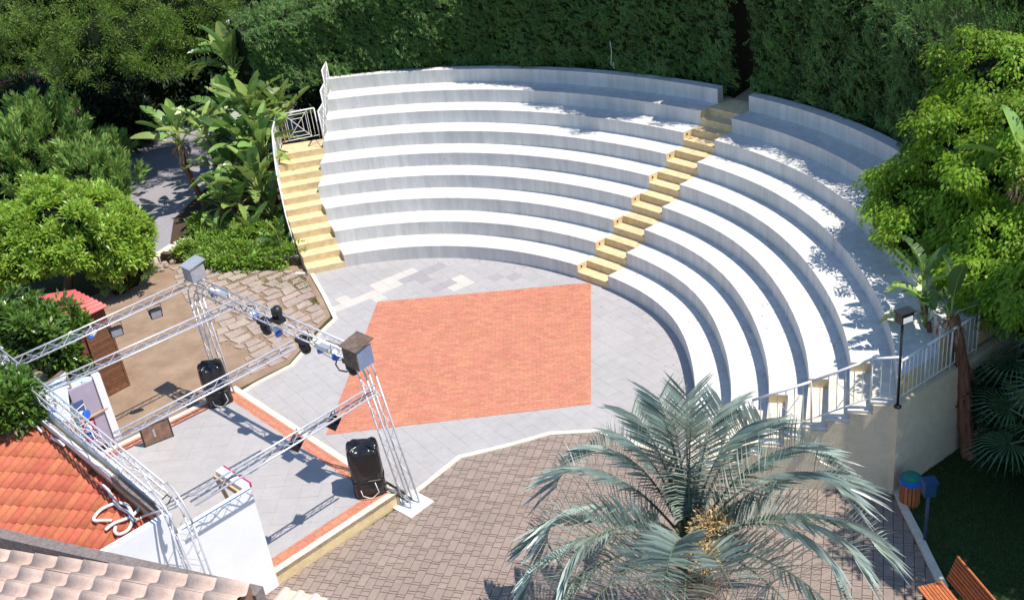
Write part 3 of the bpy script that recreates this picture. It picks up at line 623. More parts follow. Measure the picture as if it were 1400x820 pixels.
tme = bpy.data.meshes.new('roof_tile'); tme.from_pydata(mb.v, [], mb.f); tme.materials.append(RTILE)
tme.polygons.foreach_set('use_smooth', [True] * len(tme.polygons))
cand = []
for a in range(-40, 40):
    for b in range(-30, 30):
        p = roof_o + e1 * (a * TW) + e2 * (b * TL); c = p + e1 * TW / 2 + e2 * TL / 2
        if inside(rreg, *c):
            u, v, d = pix((c.x, c.y, rz(*c))); cand.append((0 if (-15 < u < 300 and v < IH + 20) else 1, d, p))
cand.sort(key=lambda t: t[:2]); restt = MB(); tilt = math.atan(0.11)
rm = Matrix(((e1.x, e2.x * math.cos(tilt), -e2.x * math.sin(tilt)), (e1.y, e2.y * math.cos(tilt), -e2.y * math.sin(tilt)), (0, math.sin(tilt), math.cos(tilt))))
for k, (_, d, p) in enumerate(cand):
    zz = rz(*p) + random.uniform(-.003, .003)
    if k < 300:
        m4 = rm.to_4x4(); m4.translation = Vector((p.x, p.y, zz)) - Vector(roof.location); inst('roof_tile', tme, roof, m4)
    else: restt.add([rm @ Vector(v) + Vector((p.x, p.y, zz)) for v in mb.v], mb.f, t=random.random())
if restt.f: tag(restt.build('roof_tile_field', RTILE, roof), kind='stuff')
mb = MB(); mb.prism(rreg, lambda x, y: rz(x, y) - .12, lambda x, y: rz(x, y) - .008); mb.build('roof_deck', mat('roof_deck', (.30, .08, .04), .9), roof)
# ================================================================== PALE ROOF (nearest building)
A_ = at2(-60, 723.5, 3.3); B_ = at2(352, 817, 3.3); f1 = (B_ - A_).normalized(); f2 = Vector((f1.y, -f1.x))
proof = thing('pale_tiled_roof', 'pale pink pantile roof with grey stone coping in the near corner', 'roof', (*A_, 3.1))
def pz(x, y): return 3.16 - 0.16 * (LL_ - (Vector((x, y)) - A_).dot(f1)) * 0 + 0.10 * ((Vector((x, y)) - A_).dot(f1) - 2.5) - 0.02 * (Vector((x, y)) - A_).dot(f2)
LL_ = (B_ - A_).length
mb = MB(); n_ = 14
for k in range(n_):
    a = LL_ * k / n_; b = LL_ * (k + 1) / n_ - .006
    P_ = [A_ + f1 * a - f2 * .17, A_ + f1 * b - f2 * .17, A_ + f1 * b + f2 * .02, A_ + f1 * a + f2 * .02]; mb.prism([tuple(p) for p in P_], 2.5, 3.36)
mb.build('coping', COPING, proof)
mb = MB(); mb.prism([tuple(A_ - f1 - f2 * .14), tuple(B_ + f1 * .02 - f2 * .14), tuple(B_ + f2 * 5), tuple(A_ - f1 + f2 * 5)], 0, 2.4); mb.build('wall', WWALL, proof)
PW, PL = 0.30, 0.50
def ptile():
    mb = MB(); sg = 8; vs = []
    for j, xx in enumerate((0, PL + .05)):
        for i in range(sg + 1):
            t = i / sg; vs.append((xx, -t * PW, 0.045 * math.cos(2 * math.pi * t) + (0.028 if j == 0 else 0)))
    vs += [(v[0], v[1], v[2] - .026) for v in vs[:sg + 1]]
    mb.add(vs, [(i, sg + 1 + i, sg + 2 + i, i + 1) for i in range(sg)] + [(i, i + 1, 2 * sg + 3 + i, 2 * sg + 2 + i) for i in range(sg)]); return mb
pt_ = ptile(); pme = bpy.data.meshes.new('pantile'); pme.from_pydata(pt_.v, [], pt_.f); pme.materials.append(PRT); pme.polygons.foreach_set('use_smooth', [True] * len(pme.polygons))
for a in range(-2, 13):
    for b in range(0, 7):
        p = A_ + f1 * (a * PL + (LL_ - .06) % PL) + f2 * (b * PW + .03)
        if (p - A_).dot(f1) > LL_ - PL: continue
        q = Matrix(((f1.x, -f2.x, 0), (f1.y, -f2.y, 0), (0, 0, 1)))
        tl = Matrix.Rotation(-math.atan(.10), 3, 'Y'); m4 = (q @ tl).to_4x4(); m4.translation = Vector((p.x, p.y, pz(*p) + .08)) - Vector(proof.location) + Vector((0, 0, random.uniform(-.004, .004)))
        inst('pantile', pme, proof, m4)
mb = MB(); dq = [tuple(A_ - f1), tuple(B_ - f1 * .06), tuple(B_ - f1 * .06 + f2 * 2.6), tuple(A_ - f1 + f2 * 2.6)]; mb.prism(dq, 2.4, lambda x, y: pz(x, y) + .03); mb.build('roof_deck', mat('mortar_bed', (.24, .13, .10), .95, .3), proof)
ct = MB(); cpt = at(405, 829, 2.9); ct.box(cpt, (.75, .5, .05), (Vector((f1.x, f1.y, 0)), Vector((-f2.x, -f2.y, 0)), Vector((0, 0, 1)))); 
for k in range(3): ct.tube([cpt + Vector((f1.x, f1.y, 0)) * (-.3 + .25 * k) + Vector((f2.x, f2.y, 0)) * (-.24) + Vector((0, 0, .02)), cpt + Vector((f1.x, f1.y, 0)) * (-.3 + .25 * k) + Vector((f2.x, f2.y, 0)) * .3 + Vector((0, 0, .02))], .07, 8)
ct.build('end_tiles', PRT, proof)
# ================================================================== RAILINGS
def rail_pts(P, z0s, name, label, cat, hgt=0.95, pitch=0.16, panels=(), mat_=STEELW, group=None, bars=True, r=0.014):
    """P: plan points, z0s: floor height at each; posts at each point, a top and bottom rail and balusters between"""
    t = thing(name, label, cat, (P[0][0], P[0][1], z0s[0]), group=group)
    P3 = [Vector((p[0], p[1], z)) for p, z in zip(P, z0s)]; U = Vector((0, 0, 1))
    for p in P3: mb = MB(); mb.tube([p, p + U * hgt], 0.02, 8); mb.build('post', mat_, t, smooth=True)
    for k in range(len(P3) - 1):
        a, b = P3[k], P3[k + 1]
        mb = MB(); mb.tube([a + U * hgt, b + U * hgt], 0.024, 8); mb.build('handrail', mat_, t, smooth=True)
        mb = MB(); mb.tube([a + U * 0.10, b + U * 0.10], 0.014, 6); mb.build('bottom_rail', mat_, t)
        L = (b - a).length; n = max(1, int(round(L / pitch)))
        if k in panels:
            q = lambda s, h: a.lerp(b, s) + U * (0.1 + h * (hgt - 0.1)); mb = MB()
            for s in (0.1, 0.2, 0.8, 0.9): mb.tube([q(s, 0), q(s, 1)], 0.011, 6)
            for (s0, h0) in ((0.25, 0.1), (0.36, 0.26)):
                c = [q(s0, h0), q(1 - s0, h0), q(1 - s0, 1 - h0), q(s0, 1 - h0)]
                for i in range(4): mb.tube([c[i], c[(i + 1) % 4]], 0.011, 6)
            mb.tube([q(.2, 0.02), q(.8, 0.98)], 0.011, 6); mb.tube([q(.8, 0.02), q(.2, 0.98)], 0.011, 6)
            mb.build('panel_motif', mat_, t)
        elif bars:
            for i in range(1, n):
                mb = MB(); p = a.lerp(b, i / n); mb.tube([p + U * 0.1, p + U * hgt], 0.009, 5); mb.build('baluster', mat_, t)
    return t
e_ = Vector((6.57, 15.95)); s_ = Vector((3.2, 16.95)); dd = (s_ - e_)
def wl(t): return tuple(e_ + dd * t)
rr_ = rail_pts([wl(1.0), wl(0.72), wl(0.42), wl(0.13), wl(-0.005)], [0.55, 1.0, 1.45, 1.95, 2.0], 'stair_railing', 'white steel railing climbing the right-hand yellow stair beside the big palm', 'railing', 0.92, 0.16, panels=())
for t0, zz in ((0.60, 1.2), (0.30, 1.65)):
    mb = MB(); a = Vector((*wl(t0), zz + .12)); b = Vector((*wl(t0 - .12), zz + .3)); mb.tube([a, b + Vector((0, 0, .55))], .008, 5); mb.tube([a + Vector((0, 0, .6)), b], .008, 5)
    mb.build('cross_bar', STEELW, rr_)
kq = [kk + kd * s + kn * .08 for s in (0.03, 0.75, 1.5, 2.3)]
rail_pts([tuple(p) for p in kq], [2.0, 2.0, 2.0, 2.0], 'landing_railing', 'white steel railing on the tan return wall behind the lamp post', 'railing', 0.85, 0.13)
gl = [(-6.62, 33.62), (-5.42, 33.86)]
rail_pts(gl, [2.2, 2.2], 'landing_barrier', 'white barrier with a crossed square motif at the top of the left stair', 'railing', 1.0, panels=(0,))
# left flank of the left stair: solid sheet railing with frames
fl = thing('stair_side_railing', 'pale sheet and tube railing along the outer side of the left stair', 'railing', (-6.6, 33.6, 2.2))
fp = [((-6.62, 33.60), 2.2), ((-6.66, 32.75), 2.0), ((-6.58, 31.9), 1.6), ((-6.46, 31.0), 1.2)]
for k in range(3):
    (a, za), (b, zb) = fp[k], fp[k + 1]; A3 = Vector((*a, za)); B3 = Vector((*b, zb)); U = Vector((0, 0, 1))
    mb = MB(); mb.tube([A3 + U * .98, B3 + U * .98], .024, 8); mb.tube([A3, A3 + U], .02, 8); mb.tube([A3 + U * .1, B3 + U * .1], .014, 6); mb.build('rail_frame', STEELW, fl, smooth=True)
    mb = MB(); s_n = 7
    for i in range(1, s_n): p = A3.lerp(B3, i / s_n); mb.tube([p + U * .1, p + U * .98], .009, 5)
    mb.build('balusters', STEELW, fl)
    mb = MB(); mb.beam(A3.lerp(B3, .5) + U * .5 - (B3 - A3) * .44, A3.lerp(B3, .5) + U * .5 + (B3 - A3) * .44, .008, .62); mb.build('infill_sheet', mat('pale_mesh_sheet', (.55, .56, .54), .7, .15, 20), fl)
mb = MB(); mb.tube([Vector((-6.46, 31.0, 2.1)), Vector((-6.35, 30.4, 1.1)), Vector((-6.05, 29.3, .25))], .02, 8); mb.build('handrail', STEELW, fl, smooth=True)
# stepped railing on the free left edge of the upper tiers: three bays, each dropping by a tier
zig = thing('tier_edge_railing', 'white zigzag railing stepping up the left edge of the upper tiers', 'railing', (-5.3, 34, 2.6))
zp = [((-5.17, 32.95), 2.4), ((-5.09, 33.75), 2.8), ((-5.04, 34.58), 3.2), ((-4.99, 35.55), 3.2)]
for k in range(3):
    (a, za), (b, zb) = zp[k], zp[k + 1]; zb = za; A3 = Vector((*a, za)); B3 = Vector((*b, za)); U = Vector((0, 0, 1))
    mb = MB()
    mb.tube([A3 + U * .95, B3 + U * .95 + U * (zb - za)], .026, 8); mb.tube([A3 + U * .05, B3 + U * .05 + U * (zb - za)], .016, 6); mb.tube([A3, A3 + U * .95], .02, 8); mb.tube([B3, B3 + U * .95], .02, 8)
    mb.build('rail_frame', STEELW, zig, smooth=True)
    for i in range(1, 7):
        mb = MB(); p = A3.lerp(B3, i / 7) + U * (zb - za) * i / 7; mb.tube([p + U * .05, p + U * .95], .010, 5); mb.build('baluster', STEELW, zig)
    mb = MB(); q0 = A3 + U * .1; q1 = B3 + U * (zb - za) + U * .9; mb.tube([q0, q1], .010, 5); mb.tube([A3 + U * .9, B3 + U * (zb - za) + U * .1], .010, 5); mb.build('cross_brace', STEELW, zig)
# lamp post on the landing corner
lp = at(1227, 556, 2.0); L_ = thing('lamp_post', 'slim black lamp post with a box lantern on the stand corner', 'lamp post', lp)
mb = MB(); mb.tube([lp, lp + Vector((0, 0, 1.72))], 0.024, 10); mb.lathe(lp, [(.07, 0), (.07, .02), (.035, .05)], 10); mb.build('pole', BLACK, L_, smooth=True)
hc = lp + Vector((0.02, -.02, 1.84)); ax = (Vector((.94, .34, 0)), Vector((-.34, .94, 0)), Vector((0, 0, 1)))
mb = MB(); mb.box(hc, (.25, .17, .17), ax); mb.box(hc + Vector((0, 0, .115)), (.29, .21, .025), ax); mb.build('lantern', BLACK, L_)
mb = MB(); mb.box(hc - ax[1] * .088 - Vector((0, 0, .015)), (.20, .01, .10), ax); mb.build('glass', GLASS, L_)

# ================================================================== TRUSS
ZT = 3.12
TA, TB, TC, TD = at(262, 386, ZT), at(497, 490, ZT), at(238, 689, ZT), at(12, 500, ZT)
tr = thing('lighting_truss', 'white aluminium lighting truss frame spanning the small stage', 'truss', (TB.x, TB.y, 0))
CH, WB = 0.019, 0.0055
def truss_mb(a, b, w=0.24, h=0.24, kind='tri', pitch=0.24, upv=Vector((0, 0, 1)), r=CH):
    mb = MB(); a = Vector(a); b = Vector(b); d = (b - a); L = d.length; d.normalize(); s = d.cross(upv).normalized(); u = s.cross(d)
    offs = [u * h * .55, -u * h * .35 + s * w / 2, -u * h * .35 - s * w / 2] if kind == 'tri' else [u * h / 2 + s * w / 2, u * h / 2 - s * w / 2, -u * h / 2 - s * w / 2, -u * h / 2 + s * w / 2]
    for o in offs: mb.tube([a + o, b + o], r, 8)
    n = max(2, int(L / pitch))
    for q in range(len(offs)):
        o1, o2 = offs[q], offs[(q + 1) % len(offs)]
        for k in range(n):
            p, q_ = (o1, o2) if k % 2 == 0 else (o2, o1); mb.tube([a + d * (L * k / n) + p, a + d * (L * (k + 1) / n) + q_], WB, 4, cap=False)
    return mb
def tbeam(a, b, **k): return truss_mb(a, b, **k).build('beam', ALU, tr, smooth=True)
dAB = (TB - TA).normalized(); dAD = (TD - TA).normalized()
tbeam(TA + dAB * .25, TB - dAB * .45, kind='box', w=.22, h=.20)
tbeam(TD - (TC - TD).normalized() * 1.0, TC - (TC - TD).normalized() * .5, kind='box', w=.24, h=.20)
tbeam(TA - Vector((0, 0, 0)) + dAD * .12, TD - dAD * .1, w=.17, h=.18)
for (p, q) in (((322, 415), (62, 531)), ((402, 471), (156, 598))):
    a, b = at(*p, ZT), at(*q, ZT); tbeam(a, b, w=.13, h=.17)
bc0, bc1 = at(514, 531, 3.04), at(262, 684, 2.94); tbeam(bc0, bc1, w=.15, h=.18)
bc = (bc1 - bc0).normalized()
# corner bends and legs
def leg(base, topc, dirs, name='leg', w=.22):
    base = Vector(base); topc = Vector(topc)
    knee = topc - Vector((0, 0, .42)); a = (base - knee).normalized()
    truss_mb(knee, base, kind='box', w=w, h=w, pitch=.26, upv=Vector((dirs[0].x, dirs[0].y, 0))).build(name, ALU, tr, smooth=True)
    for d in dirs[:1]:
        mb = MB(); s = d.cross(Vector((0, 0, 1))).normalized()
        for so in (-w / 2, w / 2):
            for ro in (-w / 2, w / 2):
                # quarter bend from horizontal (against d) into the vertical leg
                path = []; Rr_ = .42
                for i in range(7):
                    th = math.pi / 2 * i / 6; rr = Rr_ + ro; cc_ = topc - d * Rr_ + Vector((0, 0, -Rr_))
                    path.append(cc_ + s * so + d * (rr * math.sin(th)) + Vector((0, 0, rr * math.cos(th))))
                path[-1] = knee + s * so + d * ro
                mb.tube(path, CH, 8)
        mb.build('corner_bend', ALU, tr, smooth=True)
BB, AB_, CB_ = at(563, 688, 0.03), at(316, 552, .03), at(291, 830, .03)
leg(BB, TB + dAB * .02, [dAB]); leg(AB_, TA, [-dAB]); leg((*(TC.xy + Vector((.06, .02))), .03), TC, [(TC - TD).normalized()], w=.28)
leg((TD.x - .62, TD.y + .82, .03), TD + Vector((-.65, .85, 0)), [(TD - TC).normalized()])
for b_ in (BB, AB_):
    mb = MB(); mb.box((b_.x, b_.y, .02), (.62, .62, .03), (dAB, Vector((-dAB.y, dAB.x, 0)), Vector((0, 0, 1)))); mb.build('base_plate', GREYM if b_ is AB_ else mat('white_base_plate', (.78, .79, .80), .4, .1, 6, spec=.5), tr)
mb = MB(); mb.tube([BB + Vector((.05, .0, .06)), BB + Vector((-.1, .03, .25)), BB + Vector((-.25, .12, .35)), BB + Vector((-.5, .25, .42)), BB + Vector((-.75, .35, .5))], .014, 6)
mb.tube([BB + Vector((-.05, -.05, .08)), BB + Vector((-.2, -.0, .2)), BB + Vector((-.45, .1, .36)), BB + Vector((-.7, .2, .42))], .014, 6); mb.build('power_cable', BLACK, tr, smooth=True)
# loops of black cable on the long beam
def cab(pts, z, r=.012):
    P = [at(*p[:2], z if len(p) < 3 else p[2]) for p in pts]; return P
for P_, r_, n_ in (([(461, 488, 2.92), (459, 498, 2.77), (464, 506, 2.67), (474, 508, 2.67), (484, 502, 2.77)], .016, 'looped_cable'), ([(424, 468, 2.92), (440, 482, 2.82), (458, 492, 2.82), (470, 492, 2.87)], .007, 'signal_cable'), ([(222, 682, 3.17), (228, 676, 3.27), (234, 680, 3.22), (230, 688, 3.17)], .012, 'looped_cable')):
    mb = MB(); mb.tube(cab(P_, 3), r_, 6); mb.build(n_, BLACK, tr, smooth=True)
# ---- stage lights
def par_light(name, label, p, aim, blue=True, grp='blue and white stage lights on the truss'):
    t = thing(name, label, 'stage light', p, group=grp); p = Vector(p); aim = Vector(aim).normalized()
    mb = MB(); mb.lathe(p - aim * .12, [(.035, .02), (.06, .06), (.065, .15), (.07, .18)], 12, axis=aim); mb.build('housing', STEELW, t, smooth=True)
    mb = MB(); mb.lathe(p - aim * .12, [(.072, .175), (.085, .23), (.078, .24)], 12, axis=aim); mb.build('blue_filter', BLUEM if blue else BLACK, t)
    s = aim.cross(Vector((0, 0, 1))).normalized(); mb = MB(); mb.tube([p + s * .1, p + s * .11 + Vector((0, 0, .16)), p - s * .11 + Vector((0, 0, .16)), p - s * .1], .009, 5); mb.build('yoke', STEELW, t)
    return t
nW = 'blue and white stage light '
parL = [((290, 398), 2.96, (.6, -.5, -.5), nW + 'on the long beam nearest the grey rain hood'), ((378, 452), 2.99, (.5, -.7, -.5), nW + 'on the long beam below the black upright light'), ((436, 474), 2.99, (.4, -.7, -.6), nW + 'on the long beam nearest the plywood rain hood'),
        ((127, 455), 2.94, (-.5, -.3, -.5), nW + 'on the rear beam above the brown wooden screen'), ((73, 554), 2.94, (-.2, -.6, -.6), nW + 'on the left beam, nearest the frame edge'), ((113, 566), 3.09, (.7, -.3, .1), nW + 'on the left beam, upper one of a close pair'), ((122, 588), 2.94, (.2, -.6, -.6), nW + 'on the left beam, lower one of a close pair')]
for (u, v), z, a, lb in parL:
    par_light('par_light', lb, at(u, v, z), a)
    p = at(u, v, z)
extra = thing('control_box', 'white power box strapped to the long beam beside a blue light', 'power box', at(440, 471, 3.14))
mb = MB(); mb.box(at(443, 473, 3.15), (.34, .16, .14), (dAB, Vector((-dAB.y, dAB.x, 0)), Vector((0, 0, 1)))); mb.build('box_body', STEELW, extra)
mb = MB(); mb.box(at(443, 473, 3.23), (.30, .13, .02), (dAB, Vector((-dAB.y, dAB.x, 0)), Vector((0, 0, 1)))); mb.build('box_lid', GREYM, extra)
e2x = thing('control_box', 'white power box on the long beam nearest the grey rain hood', 'power box', at(303, 399, 3.12))
mb = MB(); mb.box(at(304, 401, 3.12), (.36, .15, .13), (dAB, Vector((-dAB.y, dAB.x, 0)), Vector((0, 0, 1)))); mb.build('box_body', STEELW, e2x)
mb = MB(); mb.box(at(304, 401, 3.195), (.32, .12, .015), (dAB, Vector((-dAB.y, dAB.x, 0)), Vector((0, 0, 1)))); mb.build('box_lid', GREYM, e2x)
def moving_head(label, p, upd=1):
    t = thing('moving_head_light', label, 'stage light', p, group='black moving stage lights'); p = Vector(p); k = Vector((0, 0, upd))
    mb = MB(); mb.box(p + k * .04, (.26, .2, .09), (dAB, Vector((-dAB.y, dAB.x, 0)), Vector((0, 0, 1)))); mb.build('base', BLACK, t)
    for s in (-1, 1): mb = MB(); mb.box(p + k * .17 + dAB * (.115 * s), (.03, .09, .2), (dAB, Vector((-dAB.y, dAB.x, 0)), Vector((0, 0, 1)))); mb.build('yoke_arm', BLACK, t)
    mb = MB(); mb.lathe(p + k * .13, [(.07, 0), (.105, .06), (.105, .16), (.06, .22)], 14, axis=Vector((.15, -.1, 1)) if upd > 0 else Vector((.3, -.3, -1))); mb.build('head', BLACK, t, smooth=True)
moving_head('black moving stage light standing upright on top of the long beam', at(381, 439, 3.25), 1)
moving_head('black moving stage light hanging under the middle of the long beam', at(360, 437, 3.0), -1)
moving_head('black moving stage light hanging under the long beam beside the plywood hood', at(478, 490, 3.02), -1)
moving_head('small dark stage light hanging under the long beam where the third cross beam meets', at(413, 462, 2.95), -1)
def flood(label, p, aim):
    t = thing('flood_light', label, 'flood light', p, group='black flood lights hanging from the cross beams'); p = Vector(p); a = Vector(aim).normalized(); s = a.cross(Vector((0, 0, 1))).normalized(); u = s.cross(a)
    mb = MB(); mb.box(p, (.26, .20, .12), (s, u, a)); 
    for q in (-1, 0, 1): mb.box(p - a * .075 + s * q * .07, (.012, .18, .04), (s, u, a))
    mb.build('housing', BLACK, t)
    mb = MB(); mb.box(p + a * .062, (.22, .16, .006), (s, u, a)); mb.build('lens', GREYM, t)
    mb = MB(); mb.tube([p + s * .14, p + s * .15 + Vector((0, 0, .2)), p - s * .15 + Vector((0, 0, .2)), p - s * .14], .010, 5); mb.build('bracket', BLACK, t)
flood('black flood light under the rear beam, alone above bare earth', at(213, 428, 2.82), (.4, -.8, -.2)); flood('black flood light under the rear beam beside the brown wooden screen', at(159, 453, 2.82), (.4, -.8, -.2))
flood('black flood light under the front beam, nearest the plywood rain hood', at(456, 577, 2.78), (-.5, .1, -.8)); flood('black flood light under the front beam, halfway along it', at(405, 606, 2.78), (-.5, .1, -.8))
par_light('par_light', 'blue and white stage light on the long beam, above the middle of the stone court', at(346, 430, 2.98), (.6, -.6, -.4))
par_light('par_light', 'blue and white stage light tucked against the plywood rain hood', at(457, 483, 3.0), (.3, -.8, -.4))
mb = MB(); P_ = []
for k in range(40):
    q_ = TA.lerp(TB, .04 + .86 * k / 39); P_.append(q_ + Vector((.03 * math.sin(k * 1.7), .04 * math.cos(k * 2.3), .02 + .05 * math.sin(k * .9) - (.14 if k % 9 in (4, 5) else 0))))
mb.tube(P_, .011, 5); mb.build('mains_cable', BLACK, tr, smooth=True)
mb = MB(); P_ = [bc0.lerp(bc1, 0.02 + .95 * k / 30) + Vector((.02 * math.sin(k), .03 * math.cos(k * 1.3), -.08 + .05 * math.sin(k * .8))) for k in range(31)]; mb.tube(P_, .009, 5); mb.build('mains_cable', BLACK, tr, smooth=True)
mb = MB(); P_ = [TD.lerp(TC, .05 + .9 * k / 34) + Vector((.03 * math.sin(k * 1.1), .03 * math.cos(k * 1.7), .05 * math.sin(k * .7))) for k in range(35)]; mb.tube(P_, .012, 5); mb.build('mains_cable', HOSE, tr, smooth=True)
# ---- rain hoods
tx = (dAB, Vector((-dAB.y, dAB.x, 0)), Vector((0, 0, 1)))
def hood(name, label, c, m, msd, s=(.5, .45, .5)):
    t = thing(name, label, 'rain hood', c); c = Vector(c)
    mb = MB(); mb.box(c - tx[0] * s[0] / 2, (.02, s[1], s[2]), tx); mb.box(c + tx[0] * s[0] / 2, (.02, s[1], s[2]), tx); mb.build('side_panel', msd, t)
    mb = MB(); mb.box(c - tx[1] * (s[1] / 2 + .012), (s[0] + .04, .02, s[2]), tx); mb.build('front_panel', m, t)
    ty = (tx[0], (tx[1] + Vector((0, 0, .18))).normalized(), Vector((0, 0, 1))); ty = (ty[0], ty[1], ty[0].cross(ty[1]))
    mb = MB(); mb.box(c + Vector((0, 0, s[2] / 2 + .05)), (s[0] + .10, s[1] + .12, .025), ty); mb.build('lid', m, t)
    mb = MB(); mb.lathe(c - Vector((0, 0, .12)), [(.1, -.1), (.14, 0), (.14, .12), (.08, .2)], 12); mb.build('winch', BLACK, t, smooth=True); return t
hood('rain_hood', 'weathered plywood rain hood on the truss corner above the big speaker', at(490, 484, 3.36), PLY, mat('blue_grey_panel', (.22, .26, .38), .6, .2, 5), (.38, .36, .42))
hood('rain_hood', 'grey sheet rain hood on the rear truss corner above the stone court', at(266, 371, 3.36), GREYM, GREYM, (.32, .34, .34))
# ---- covered speakers
def cover(name, label, base, z0, w, d, h, ang, hexa=True, bev=.12):
    t = thing(name, label, 'loudspeaker', (base.x, base.y, z0)); n = 60; vs = []; lv = [0, .05, .3, .34, .45, .6, .75, .88, .96, .99, 1.0]; cr2 = random.Random(int(w * 100))
    ph = random.random() * 6
    for li, l in enumerate(lv):
        for k in range(n):
            a = 2 * math.pi * k / n; sx = abs(math.cos(a)) ** (.45) * (1 if math.cos(a) > 0 else -1); sy2 = abs(math.sin(a)) ** (.45) * (1 if math.sin(a) > 0 else -1)
            f = (1, 1.01, .99, .94, 1.0, 1.02, 1.01, 1.0, .96, .80, .40)[li]; wr = 1 + .020 * math.sin(9 * a + ph + li * 1.7) + .014 * math.sin(17 * a + li) + cr2.uniform(-.012, .012)
            x, y = sx * w / 2 * f * wr, sy2 * d / 2 * f * wr
            zz = z0 + l * h + (.018 * math.sin(3 * a + ph) + .025 * math.sin(8 * a) + cr2.uniform(-.02, .02) if li >= 8 else 0)
            vs.append((base.x + x * math.cos(ang) - y * math.sin(ang), base.y + x * math.sin(ang) + y * math.cos(ang), zz))
    mb = MB(); mb.add(vs, [(i * n + k, i * n + (k + 1) % n, (i + 1) * n + (k + 1) % n, (i + 1) * n + k) for i in range(len(lv) - 1) for k in range(n)] + [[(len(lv) - 1) * n + k for k in range(n)]])
    o = mb.build('plastic_cover', BLACKP, t, smooth=True); md = o.modifiers.new('s', 'SUBSURF'); md.levels = md.render_levels = 1
    ca = Vector((math.cos(ang), math.sin(ang), 0)); sa = Vector((-math.sin(ang), math.cos(ang), 0)); mb = MB(); rp = []
    for k in range(13):
        a = 2 * math.pi * k / 12; sx = abs(math.cos(a)) ** .45 * (1 if math.cos(a) > 0 else -1); sy2 = abs(math.sin(a)) ** .45 * (1 if math.sin(a) > 0 else -1)
        rp.append(base + ca * (sx * w / 2 * 1.0) + sa * (sy2 * d / 2 * 1.0) + Vector((0, 0, z0 + h * .33 + .03 * math.sin(3 * a) - base.z)))
    mb.tube(rp, .014, 6); mb.build('tie_rope', BLACK, t); mb = MB()
    q = base - sa * (d / 2 + .04) + Vector((0, 0, z0 - base.z)); mb.tube([q + ca * .12 + Vector((0, 0, h * .33)), q + ca * .16 + Vector((0, 0, .12)), q + Vector((0, 0, .02)) - sa * .03, q - ca * .16 + Vector((0, 0, .1)), q - ca * .18 + Vector((0, 0, h * .22))], .009, 6)
    mb.build('loose_cord', HOSE, t, smooth=True); return t
sb1 = at(508, 672, .3) + Vector((0, .28, 0)) * 0; cover('covered_speaker', 'tall loudspeaker wrapped in black plastic at the right stage corner', at(507, 668, .3), .3, .64, .56, 1.10, R(8))
cover('covered_speaker', 'loudspeaker wrapped in black plastic at the rear stage corner beside the rear truss leg', at(301, 548, .3), .3, .58, .50, 1.02, R(22))
# ---- brown framed board on the stage edge
c0 = at(212, 603, .3); q = thing('framed_board', 'brown framed board standing on the left edge of the stage', 'board', c0)
a = at(199, 611, .3); b = at(237, 596, .3); bd = (b - a).normalized(); bn = Vector((bd.y, -bd.x, 0))
mb = MB(); mb.beam(a + Vector((0, 0, .25)), b + Vector((0, 0, .25)), .03, .44); mb.build('board_panel', mat('worn_brown_panel', (.26, .15, .11), .7, .5, 7, .3), q)
mb = MB(); mb.tube([a + Vector((0, 0, .0)), a + Vector((0, 0, .5))], .022, 6); mb.tube([b, b + Vector((0, 0, .5))], .022, 6); mb.tube([a + Vector((0, 0, .5)), b + Vector((0, 0, .5))], .022, 6); mb.tube([a + Vector((0, 0, .03)), b + Vector((0, 0, .03))], .022, 6); mb.build('frame', BLACK, q)
mb = MB(); m_ = a.lerp(b, .42) + bn * .018; mb.box(m_ + Vector((0, 0, .27)), (.05, .004, .2), (bd, bn, Vector((0, 0, 1)))); mb.build('worn_patch', GREYM, q)
# ---- brown wooden screen
w0, w1 = at(147, 543), at(177, 527); wd3 = (w1 - w0).normalized(); wn3 = Vector((wd3.y, -wd3.x, 0)); sc = thing('wooden_screen', 'tall brown wooden louvred screen standing on the bare earth', 'screen', w0)
for p in (w0, w1): mb = MB(); mb.beam(p, p + Vector((0, 0, 1.85)), .05, .05, upv=(wd3.x, wd3.y, 0)); mb.build('post', WOOD, sc)
for zz in (.02, .9, 1.82): mb = MB(); mb.beam(w0 + Vector((0, 0, zz + .03)), w1 + Vector((0, 0, zz + .03)), .045, .06); mb.build('crossbar', WOOD, sc)
sl_ = MB(); sl_.beam(w0 + wd3 * .03 + Vector((0, 0, -.045)), w1 - wd3 * .03 + Vector((0, 0, -.045)), .02, .075); 
for k in range(20):
    if k == 10: continue
    mb = MB(); z_ = .12 + k * .085; mb.beam(w0 + wd3 * .03 + Vector((0, 0, z_)), w1 - wd3 * .03 + Vector((0, 0, z_)), .02 + .004 * (k % 2), .078); mb.build('slat', WOOD, sc)
s2a, s2b = w0 - wd3 * .02 - wn3 * .06 + Vector((0, 0, 0)), w0 - wd3 * .52 - wn3 * .06
sc2 = thing('wooden_board', 'red-brown board leaning behind the louvred wooden screen', 'board', s2a); mb = MB(); mb.beam(s2a + Vector((0, 0, .85)), s2b + Vector((0, 0, .85)), .03, 1.7); mb.build('board', WOODR, sc2)
mb = MB(); mb.beam(s2a + wn3 * .02 + Vector((0, 0, 1.68)), s2b + wn3 * .02 + Vector((0, 0, 1.68)), .03, .07); mb.build('rail', WOODR, sc2)
